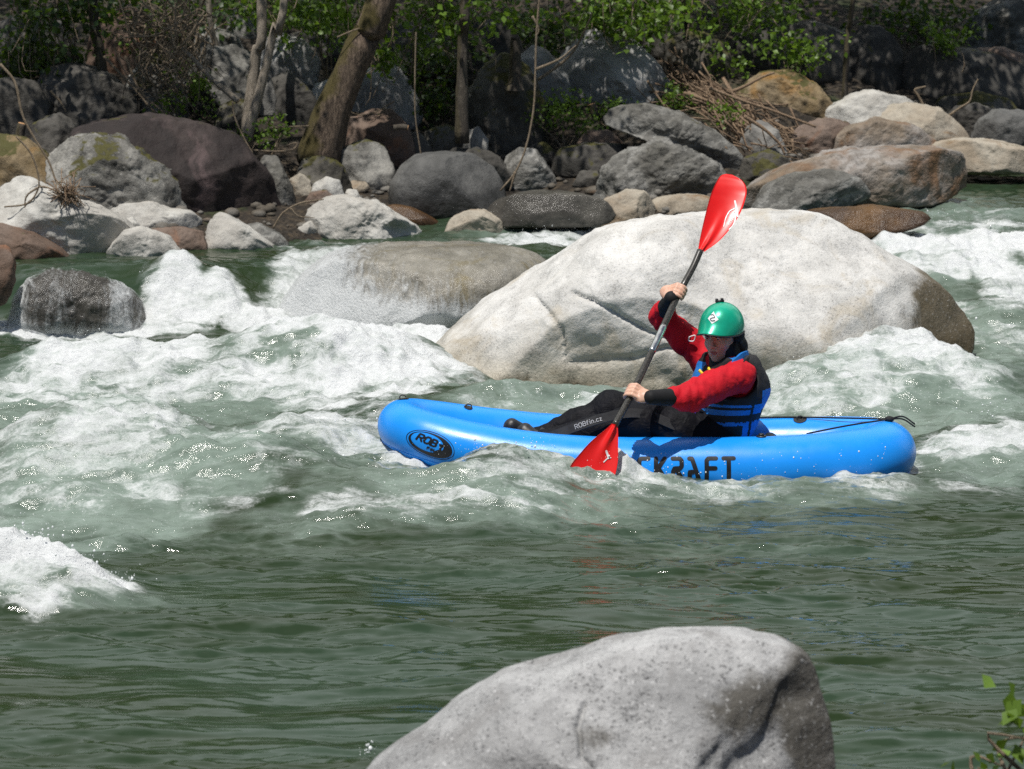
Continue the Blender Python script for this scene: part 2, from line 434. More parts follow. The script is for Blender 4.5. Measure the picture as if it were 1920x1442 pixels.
for a in [  # white water: px, py, rx, ry, strength
 (340, 590, 130, 18, 1.1), (455, 596, 110, 16, 1.1), (80, 628, 150, 12, 1.1), (820, 612, 180, 14, 1.0), (60, 612, 150, 18, 1.2), (250, 626, 170, 12, 1.1), (240, 615, 200, 16, 1.1), (560, 600, 80, 22, .9), (620, 590, 80, 18, .9),
 (700, 655, 150, 48, 1.15), (800, 640, 60, 50, 1.0), (560, 690, 130, 26, 1.0), (430, 700, 120, 20, .8), (240, 690, 150, 34, .95), (80, 715, 130, 26, .9), (330, 725, 140, 16, .8), (600, 722, 200, 10, .9), (100, 745, 130, 12, .7),
 (250, 800, 120, 30, .62), (120, 850, 130, 45, .6), (60, 930, 80, 22, .6), (300, 930, 110, 26, .7), (270, 880, 90, 30, .55), (380, 910, 50, 30, .4), (30, 800, 60, 30, .5), (160, 950, 90, 14, .5),
 (640, 835, 90, 24, .85), (720, 850, 50, 18, .8), (520, 855, 60, 14, .4), (500, 925, 60, 12, .45), (760, 885, 70, 10, .55), (680, 945, 110, 16, .6), (770, 950, 50, 12, .5), (430, 950, 120, 6, .35), (900, 935, 140, 14, .5), (1010, 900, 100, 18, .5), (1110, 905, 120, 14, .5), (1300, 905, 140, 10, .42), (940, 862, 90, 14, .42), (1450, 897, 120, 8, .55), (1620, 898, 90, 8, .6), (1320, 893, 90, 8, .6), (1180, 882, 70, 8, .7), (830, 862, 60, 8, .7), (1700, 880, 40, 14, .7), (745, 858, 40, 10, .9), (800, 872, 50, 10, .8), (1150, 872, 26, 10, 1.0), (1090, 876, 40, 7, .7), (1250, 888, 60, 6, .8),
 (60, 1080, 120, 55, 1.1), (170, 1095, 90, 26, .95), (20, 1030, 60, 30, 1.0), (60, 1135, 90, 12, .8),
 (1690, 615, 120, 26, 1.1), (1760, 640, 70, 14, .9), (1600, 650, 70, 30, .8), (1520, 690, 70, 26, .6), (1480, 740, 60, 16, .5), (1720, 700, 110, 30, .45), (1640, 770, 90, 18, .5), (1560, 720, 90, 18, .5), (1850, 700, 80, 20, .5), (1850, 830, 90, 20, .85), (1910, 800, 40, 20, .8), (1790, 850, 60, 14, .7), (1830, 915, 90, 10, .4),
 (1760, 462, 170, 22, 1.35), (1880, 455, 110, 24, 1.35), (1860, 500, 120, 30, 1.1), (1760, 495, 110, 18, 1.0), (1890, 560, 70, 50, .85), (1850, 420, 90, 10, .7), (1900, 640, 40, 50, .5), (1700, 430, 60, 14, .9), (1830, 395, 80, 6, .4), (1640, 368, 60, 5, .5),
 (1020, 460, 110, 12, .95), (960, 455, 60, 8, .8), (1090, 440, 60, 14, .9), (1050, 425, 30, 10, .5), (960, 745, 120, 12, .4), (1130, 720, 90, 14, .6), (1090, 760, 80, 12, .7), (900, 720, 60, 8, .5), (1440, 700, 60, 12, .6),
]: blob(FOAM, *a)
for a in [  # aerated, milky water
 (230, 850, 330, 110, 1.), (60, 760, 160, 60, .9), (330, 760, 300, 40, .8), (640, 860, 160, 60, .75), (900, 910, 340, 50, .95), (1150, 900, 300, 40, .9), (500, 660, 420, 60, .8), (780, 960, 300, 40, .7), (620, 970, 260, 40, .6), (1060, 745, 260, 50, .9), (830, 760, 100, 40, .35),
 (1650, 720, 320, 130, 1.), (1860, 620, 120, 160, .9), (1800, 480, 200, 70, .9), (1800, 400, 180, 40, .7), (1500, 900, 300, 26, .6), (1840, 860, 160, 60, .8), (90, 1110, 230, 60, .8), (1100, 950, 500, 50, .5), (1300, 1000, 500, 70, .3), (500, 1010, 300, 60, .3), (150, 980, 200, 50, .4), (900, 1040, 500, 40, .2), (1000, 450, 160, 40, .5),
]: blob(MILK, *a)
def blobs(L, x, Y, wob):
    o = np.zeros_like(x)
    for (cx, cy, rx, ry, s, an) in L:
        m = (np.abs(x - cx) < 2 * rx + .25) & (np.abs(Y - cy) < 2 * ry + .25)
        if not np.any(m): continue
        u = (x[m] - cx) / rx; v = (Y[m] - cy) / ry
        d = np.sqrt(u * u + v * v) + wob[m]
        o[m] = np.maximum(o[m], s * (1 - sm(d, .45, 1.45)))
    return o

def axis(f0, f1, step, lo, hi, n):
    f = np.arange(f0, f1, step)
    a = f0 - np.geomspace(step, f0 - lo, n)[::-1]; b = f1 + np.geomspace(step, hi - f1, n)
    return np.r_[a, f, b]
def grid_faces(nx, ny):
    i = np.arange(nx - 1)[None, :] + nx * np.arange(ny - 1)[:, None]
    return np.stack([i, i + 1, i + 1 + nx, i + nx], -1).reshape(-1, 4)

# ground: one sheet from the near bank under the river and up the far valley side
gx = axis(-4.2, 4.2, .06, -220, 220, 40); gy = axis(-7, 14, .06, -60, 260, 40)
X, Y_ = np.meshgrid(gx, gy); x, y = X.ravel(), Y_.ravel()
t = NT('forest_floor'); gv = t.n('NewGeometry').outputs['Position']
n1 = t.noise(gv, 1.1, 6); n2 = t.noise(gv, 14, 7, .7); n3 = t.vor(gv, 28)
gc = t.mix(t.ss(n1, .35, .65), (.016, .012, .008), (.036, .028, .02))
gc = t.mix(t.ss(n2, .45, .7), gc, (.10, .075, .048)); gc = t.mix(t.ss(t.noise(gv, 2.3, 5), .55, .68, 0, .75), gc, (.035, .05, .014))
t.B(Base_Color=gc, Roughness=.95, Normal=t.bump(t.math('ADD', n2, n3), .9, .04))
put('ground', np.c_[x, y, ground(x, y)], grid_faces(len(gx), len(gy)), t.m, kind='structure')

# water
wx = axis(-3.75, 3.85, .0125, -70, 70, 34); wy = np.r_[axis(-5.4, 4.2, .0115, -16, 4.2001, 20)[:-20], np.arange(4.2, 9.4, .0165), 9.4 + np.geomspace(.02, 4, 12)]
wy = np.unique(wy)
X, Y_ = np.meshgrid(wx, wy); x, y = X.ravel(), Y_.ravel()
wob = (.55 * fbm2(x * 3.1, y * 2.2, 4, 5)).astype(np.float32)
foam = np.maximum(blobs(FOAM, x, y, wob), blobs(CREST, x, y, wob)); milk = np.maximum(blobs(MILK, x, y, wob * .8), foam * .9)
z = wmacro(x, y)
q = .5 * fbm2(x * .45, y * .45, 2, 77)
mk = np.clip(milk, 0, 1)
rough_ = .85 + 1.25 * mk
z += rough_ * (.020 * noise2(x * 1.1 + q, y * 1.7, 1) + .020 * noise2(x * 2.0 + q, y * 4.0 + q, 2))
fg = sm(y, -.4, -1.6)      # the smooth tongue below the rapid keeps long narrow wavelets
pt = .35 + 1.3 * sm(noise2(x * .55 + 3, y * 1.25, 41) + .5 * noise2(x * 1.6, y * 4, 42), -.35, .45)
pt = pt * fg + (1 - fg)
z += fg * (.030 * noise2(x * .45 + .35 * y, y * 2.1, 51) + .016 * noise2(x * .9 - .3 * y, y * 4.6, 52))
z += rough_ * pt * (.014 * noise2(x * (3.2 - .9 * fg) + 2 * q, y * 8 - q, 3) + (1 + .1 * fg) * .0115 * noise2(x * (6.2 - 2.4 * fg) - y * 2, y * 16, 4) + (1 + .3 * fg) * .0075 * noise2(x * (12 - 5 * fg) + y * 3, y * 29, 5) + .0028 * noise2(x * 25, y * 40, 6))
z += mk * .030 * (fbm2(x * 2.6 + q, y * 3.0, 3, 61))
# choppy sharp crests in the broken water
fz = np.clip(foam * (1 + .5 * noise2(x * 4, y * 4, 8)), 0, 1.2)
rg = 0; a_ = 1.
for k_, s_ in ((5.0, 11), (10, 12), (20, 13), (38, 14)):
    rg = rg + a_ * (.38 - 1.5 * np.abs(noise2(x * k_ + 1.3 * q, y * k_ * .9, s_))); a_ *= .6
z += fz * .034 * rg + fz * .04 * fbm2(x * 2.9, y * 3.3, 3, 91)
z += np.clip(mk - .2, 0, 1) * .020 * (.35 - 1.5 * np.abs(noise2(x * 6 + q, y * 8, 21))) + np.clip(mk - .2, 0, 1) * .010 * (.35 - 1.5 * np.abs(noise2(x * 14 + q, y * 18, 22)))
ins_ = (np.abs((x - .593) / 1.04) ** 2.7 + np.abs(y / .262) ** 2.3 < 1) & (np.abs(x - .593) < .86)
z[ins_] = np.minimum(z[ins_], -.14)   # the raft keeps its inside dry
t = NT('river_water')
P = t.n('NewGeometry').outputs['Position']
fa, mi = t.attr('foam'), t.attr('milk')
nA = t.noise(t.map(P, (.8, 1, 1.3)), 5, 10, .70, 1.0); nB = t.noise(P, 40, 7, .75, .5); nC = t.noise(t.map(P, (.5, 1.3, 1)), 1.2, 5, .6, .4); nD = t.noise(t.map(P, (.5, 1.1, 1)), 3.2, 9, .68, 1.6)
nE = t.noise(P, 105, 3, .6); nS = t.noise(t.map(P, (.5, 1.5, 1), rot=(0, 0, .25)), 3.4, 8, .66, 2.0)
c5 = lambda n_: t.math('SUBTRACT', n_, .5)
f = t.math('ADD', t.math('ADD', fa, t.math('MULTIPLY', c5(nS), 1.9)), t.math('ADD', t.math('MULTIPLY', c5(nA), 1.7), t.math('MULTIPLY', c5(nB), .6)))
f = t.math('ADD', f, t.math('MULTIPLY', t.ss(fa, .05, .5), t.math('MULTIPLY', c5(nE), .5)))
white = t.math('MULTIPLY', t.ss(f, .16, 1.16), t.ss(fa, .02, .3))
m_ = t.math('ADD', mi, t.math('ADD', t.math('MULTIPLY', c5(nD), 1.5), t.math('MULTIPLY', c5(nA), .6)))
milkf = t.math('MULTIPLY', t.ss(m_, .02, 1.35), t.ss(mi, .0, .3, .35, 1))
fleck = t.math('MULTIPLY', t.ss(t.math('ADD', nE, t.math('MULTIPLY', c5(nB), .5)), .66, .74), t.ss(mi, .25, .9, 0, .8))  # white foam flecks, the water's sparkle painted in with them
deep = t.mix(t.ss(nC, .38, .64), (.018, .031, .010), (.030, .052, .031))
wc = t.mix(milkf, deep, (.20, .255, .215)); wc = t.mix(t.math('MAXIMUM', white, fleck), wc, (.73, .75, .75))
r1 = t.noise(t.map(P, (.5, 1, 1)), 22, 7, .62, .9); r2 = t.noise(P, 120, 3, .6)
wave_h = t.math('ADD', r1, t.math('MULTIPLY', r2, .22))
b1 = t.bump(wave_h, t.math('ADD', .10, t.math('MULTIPLY', mi, .30)), .014)
b2 = t.bump(t.math('ADD', t.math('MULTIPLY', nA, .8), t.math('ADD', t.math('MULTIPLY', nB, .7), t.math('MULTIPLY', nE, .12))), t.math('MULTIPLY', white, .8), .03, b1)
t.B(Base_Color=wc, Roughness=t.math('ADD', t.math('ADD', .06, t.math('MULTIPLY', mi, .05)), t.math('MULTIPLY', white, .35)), IOR=1.33, Normal=b2)
t.b.inputs['Subsurface Weight'].default_value = 0.
WATER = t.m
put('water', np.c_[x, y, z], grid_faces(len(wx), len(wy)), WATER, kind='structure', attrs={'foam': foam, 'milk': milk})
def wsurf(px_, py_):
    i = np.argmin(np.abs(wx - px_)); j = np.argmin(np.abs(wy - py_)); return z[j * len(wx) + i]

# ================================================================== BOULDERS
def surf(x, Y): return np.maximum(ground(x, Y), wmacro(np.array(x, float), np.array(Y, float)))
def rock(label, mat, out, Y=None, tk=.8, seed=0, n=5, nz=.06, fac=3, q=2.6, name='boulder', cracks=(), sink=.12, group=None, cat='boulder', lump=.10, fixed=False, grow=1.0, pfn=None, planes=()):
    rnd = np.random.RandomState(seed + 11)
    out = np.array(out, float)
    ib = out[np.argmax(out[:, 1])]
    Yk = contact(ib[0], ib[1], surf)[1]
    Yf = Yk if Y is None else (Y if fixed else min(Y, Yk))
    cpx = (out.max(0) + out.min(0)) / 2; out = cpx + (out - cpx) * grow
    r_px = np.linalg.norm(out - cpx, axis=1).mean(); T = tk * r_px / FPX * (Yf - CAMY)
    Yc = Yf + T * .75
    P = np.array([V(a, b, Yc) for a, b in out])[:, [0, 2]]
    lo, hi = P[:, 1].min(), P[:, 1].max()
    low = P[:, 1] < lo + .35 * (hi - lo)
    P[low, 1] -= sink * (hi - lo)
    c = (P.max(0) + P.min(0)) / 2
    # radial outline
    th = np.linspace(-np.pi, np.pi, 721)[:-1]; r = np.zeros(720)
    D = np.c_[np.cos(th), np.sin(th)]
    Q = P - c
    for a, b in zip(Q, np.roll(Q, -1, 0)):
        e = b - a; den = D[:, 0] * e[1] - D[:, 1] * e[0]
        with np.errstate(all='ignore'):
            s = (a[0] * e[1] - a[1] * e[0]) / den; u = (a[0] * D[:, 1] - a[1] * D[:, 0]) / den
        ok = (s > 0) & (u >= -1e-6) & (u <= 1 + 1e-6) & np.isfinite(s); r[ok] = np.maximum(r[ok], s[ok])
    if np.any(r <= 0): r[r <= 0] = np.interp(th[r <= 0], th[r > 0], r[r > 0])
    k = np.exp(-.5 * (np.arange(-24, 25) / 6.) ** 2); k /= k.sum()
    r = np.convolve(np.r_[r[-24:], r, r[:24]], k, 'valid')
    v, F = ico(n); v = v.copy()
    rho = np.hypot(v[:, 0], v[:, 2]); ay = np.abs(v[:, 1]); nn = (rho ** q + ay ** q) ** (1 / q)
    ang = np.arctan2(v[:, 2], v[:, 0]); R = np.interp(ang, np.r_[th, np.pi], np.r_[r, r[0]])
    p = np.c_[c[0] + R * np.cos(ang) * rho / nn, Yc + T * v[:, 1] / nn, c[1] + R * np.sin(ang) * rho / nn]
    # flat cleavage faces towards the viewer side and on the back
    S = r.mean(); ctr = np.array([c[0], Yc, c[1]])
    ext = np.array([np.ptp(P[:, 0]) / 2, T, np.ptp(P[:, 1]) / 2])
    for i in range(fac):
        nv = unit(np.array([rnd.uniform(-.8, .8), -rnd.uniform(.45, 1.), rnd.uniform(-.25, .75)]))
        if i % 3 == 2: nv[1] *= -1
        h = np.linalg.norm(nv * ext) * (rnd.uniform(.70, .86) if i < 4 else rnd.uniform(.76, .95))
        d = (p - ctr) @ nv - h
        p = p - np.maximum(d, 0)[:, None] * nv * .97
    for (a, b, c_, hf) in planes:
        nv = unit([a, b, c_]); d = (p - ctr) @ nv - np.linalg.norm(nv * ext) * hf; p = p - np.maximum(d, 0)[:, None] * nv * .9
    d0 = unit3(p - ctr)
    g = p / S
    L = fbm3(g * 1.3 + seed, 3, seed) * lump + fbm3(g * 4.5 + seed, 4, seed + 3, .55) * nz + fbm3(g * 9 + seed, 3, seed + 9, .5, True) * nz * .22
    p = p + d0 * (L * S)[:, None]
    for (line, w_, dep) in cracks:
        ln = np.array([V(a, b, Yc - T * .6) for a, b in line])[:, [0, 2]]
        ln = smooth_path(np.c_[ln, ln[:, 0] * 0], 60)[:, :2]
        dd = seg_dist(p[:, [0, 2]] + .012 * np.c_[fbm3(p * 14, 3, 4), fbm3(p * 14, 3, 5)], ln)
        m = (v[:, 1] < .35)
        p = p - d0 * (m * dep * np.exp(-(dd / w_) ** 2))[:, None]
    return put(name, p, F, RM[mat], None, org=(c[0], Yc, p[:, 2].min()), label=label, cat=cat, group=group, attrs={'patch': pfn(p)} if pfn else None)
def unit3(a): return a / (np.linalg.norm(a, axis=1)[:, None] + 1e-9)

BIG = rock('huge pale granite boulder rising behind the paddler and her blue raft', 'big',
 [(690, 830), (735, 755), (775, 695), (832, 640), (900, 580), (970, 520), (1040, 475), (1110, 435), (1200, 405), (1300, 390), (1380, 394), (1450, 402), (1500, 404), (1560, 422), (1640, 462), (1720, 510), (1790, 555), (1825, 590), (1836, 640), (1800, 690), (1600, 740), (1300, 790), (1000, 820)],
 Y=2.35, fixed=True, tk=.80, seed=4, n=7, nz=.024, fac=0, q=2.25, lump=.09, sink=.10, planes=[(-.55, -.75, .30, .80), (.25, -.6, .75, .84), (.6, -.7, .30, .84), (-.15, -.9, -.1, .84), (-.5, -.35, .8, .88)], pfn=lambda p: 1.1 * sm(p[:, 0], 1.98, 2.3) * (1 - sm(p[:, 2], .48, .78)) + .5 * (1 - sm(p[:, 2], .02, .16)),
 cracks=[([(1075, 545), (1130, 565), (1175, 590), (1235, 618), (1290, 640), (1340, 668), (1420, 690), (1500, 730)], .011, .034), ([(1000, 560), (1050, 610), (1062, 668), (1120, 668), (1180, 662), (1250, 640), (1330, 650)], .012, .028), ([(1320, 490), (1360, 515), (1420, 540)], .009, .010), ([(1420, 665), (1480, 695)], .009, .012), ([(1080, 690), (1075, 710)], .012, .02)])
FRONT = rock('large speckled grey boulder in the near foreground, out of focus', 'front',
 [(690, 1442), (740, 1405), (800, 1372), (870, 1318), (940, 1275), (1030, 1246), (1100, 1218), (1160, 1200), (1230, 1195), (1300, 1193), (1380, 1194), (1440, 1197), (1500, 1208), (1538, 1238), (1545, 1300), (1560, 1380), (1566, 1460), (1560, 1560), (1300, 1590), (900, 1580), (640, 1500)],
 Y=-6.1, fixed=True, tk=.75, seed=8, n=7, nz=.016, fac=0, q=2.6, lump=.05, pfn=lambda p: 1.15 * np.exp(-((p[:, 0] - .62) / .11) ** 2 - ((p[:, 2] - .52) / .075) ** 2) + .8 * sm(p[:, 0], .66, .78) * (1 - sm(p[:, 2], .60, .72)) + .6 * np.exp(-((p[:, 0] - .22) / .06) ** 2 - ((p[:, 2] - .46) / .04) ** 2), planes=[(.55, -.8, .15, .86), (-.5, -.6, .6, .84), (.1, -.75, .65, .84)],  # dark lichen and damp on the right face, plus shade put into colour
 cracks=[([(1095, 1320), (1085, 1360), (1092, 1395), (1110, 1420), (1100, 1445)], .007, .016), ([(1090, 1215), (1050, 1260), (1000, 1290)], .03, .016), ([(1330, 1420), (1400, 1360), (1470, 1300)], .035, .025), ([(1390, 1440), (1460, 1390), (1500, 1330)], .05, .04)])
TAN = rock('wet tan boulder under a thin sheet of water left of the big boulder', 'wettan', [(505, 590), (560, 520), (620, 478), (690, 462), (780, 458), (880, 458), (960, 462), (1020, 482), (1040, 530), (1000, 590), (900, 612), (700, 612), (560, 612)], Y=4.45, fixed=True, tk=1.25, seed=5, n=6, nz=.03, fac=1, q=2.0, lump=.07)
CAS = rock('dark rounded rock under the small waterfall at far left', 'wet', [(12, 610), (25, 560), (55, 524), (95, 508), (160, 510), (225, 532), (265, 560), (280, 610), (200, 625), (60, 625)], Y=4.42, fixed=True, tk=.7, seed=6, n=6, nz=.05, fac=0, q=2.2, lump=.07)
rock('reddish rock with a mossy edge cut off by the left picture border', 'brown', [(-60, 560), (-60, 470), (-20, 455), (15, 462), (28, 490), (26, 525), (12, 560)], Y=4.3, tk=.8, seed=7, n=4)
rock('amber brown submerged rock with water pouring over it behind the big boulder', 'wetbrown', [(1480, 430), (1500, 398), (1560, 388), (1640, 386), (1720, 396), (1760, 410), (1720, 425), (1640, 440), (1560, 460)], Y=6.1, tk=.6, seed=9, n=5, nz=.03)
# thin veils of falling water over the two wet rocks
t = NT('falling_water'); P = t.n('NewGeometry').outputs['Position']
n1 = t.noise(t.map(P, (15, 7, 3.)), 1., 9, .72, 1.8); n2 = t.noise(P, 60, 5, .7)
fa = t.attr('veil'); al = t.ss(t.math('ADD', fa, t.math('ADD', t.math('MULTIPLY', t.math('SUBTRACT', n1, .5), 1.7), t.math('MULTIPLY', t.math('SUBTRACT', n2, .5), .7))), .30, 1.15, 0, .9)
d = t.n('BsdfPrincipled', {'Base Color': (.66, .68, .68), 'Roughness': .3, 'Normal': t.bump(t.math('ADD', n1, n2), .8, .02)}); tr = t.n('BsdfTransparent'); mx = t.n('MixShader', {0: al})
t.set(mx.inputs[1], tr.outputs[0]); t.set(mx.inputs[2], d.outputs[0]); t.t.links.new(mx.outputs[0], t.out.inputs[0]); VEIL = t.m
def veil(o, fn, name='falling_water'):
    me = o.data; v = np.empty(len(me.vertices) * 3); me.vertices.foreach_get('co', v); v = v.reshape(-1, 3) + ORG[o]
    F = np.array([p.vertices[:] for p in me.polygons]); c = v.mean(0); u = (v - v.min(0)) / np.ptp(v, axis=0)
    v = c + (v - c) * 1.02 + [0, -.012, .008]
    put(name, v, F, VEIL, None, kind='stuff', attrs={'veil': fn(u[:, 0], u[:, 2])})
veil(CAS, lambda a, b: .75 * np.exp(-((a - .12) / .09) ** 2) + .7 * np.exp(-((a - .82) / .12) ** 2) + .35 * np.exp(-((a - .4) / .2) ** 2) + .12 + .6 * sm(b, .42, .05))
veil(TAN, lambda a, b: .95 * np.exp(-((a - .16) / .16) ** 2) + .35 * np.exp(-((a - .5) / .2) ** 2) * sm(b, .9, .5) + .75 * sm(b, .66, .3) + .26)
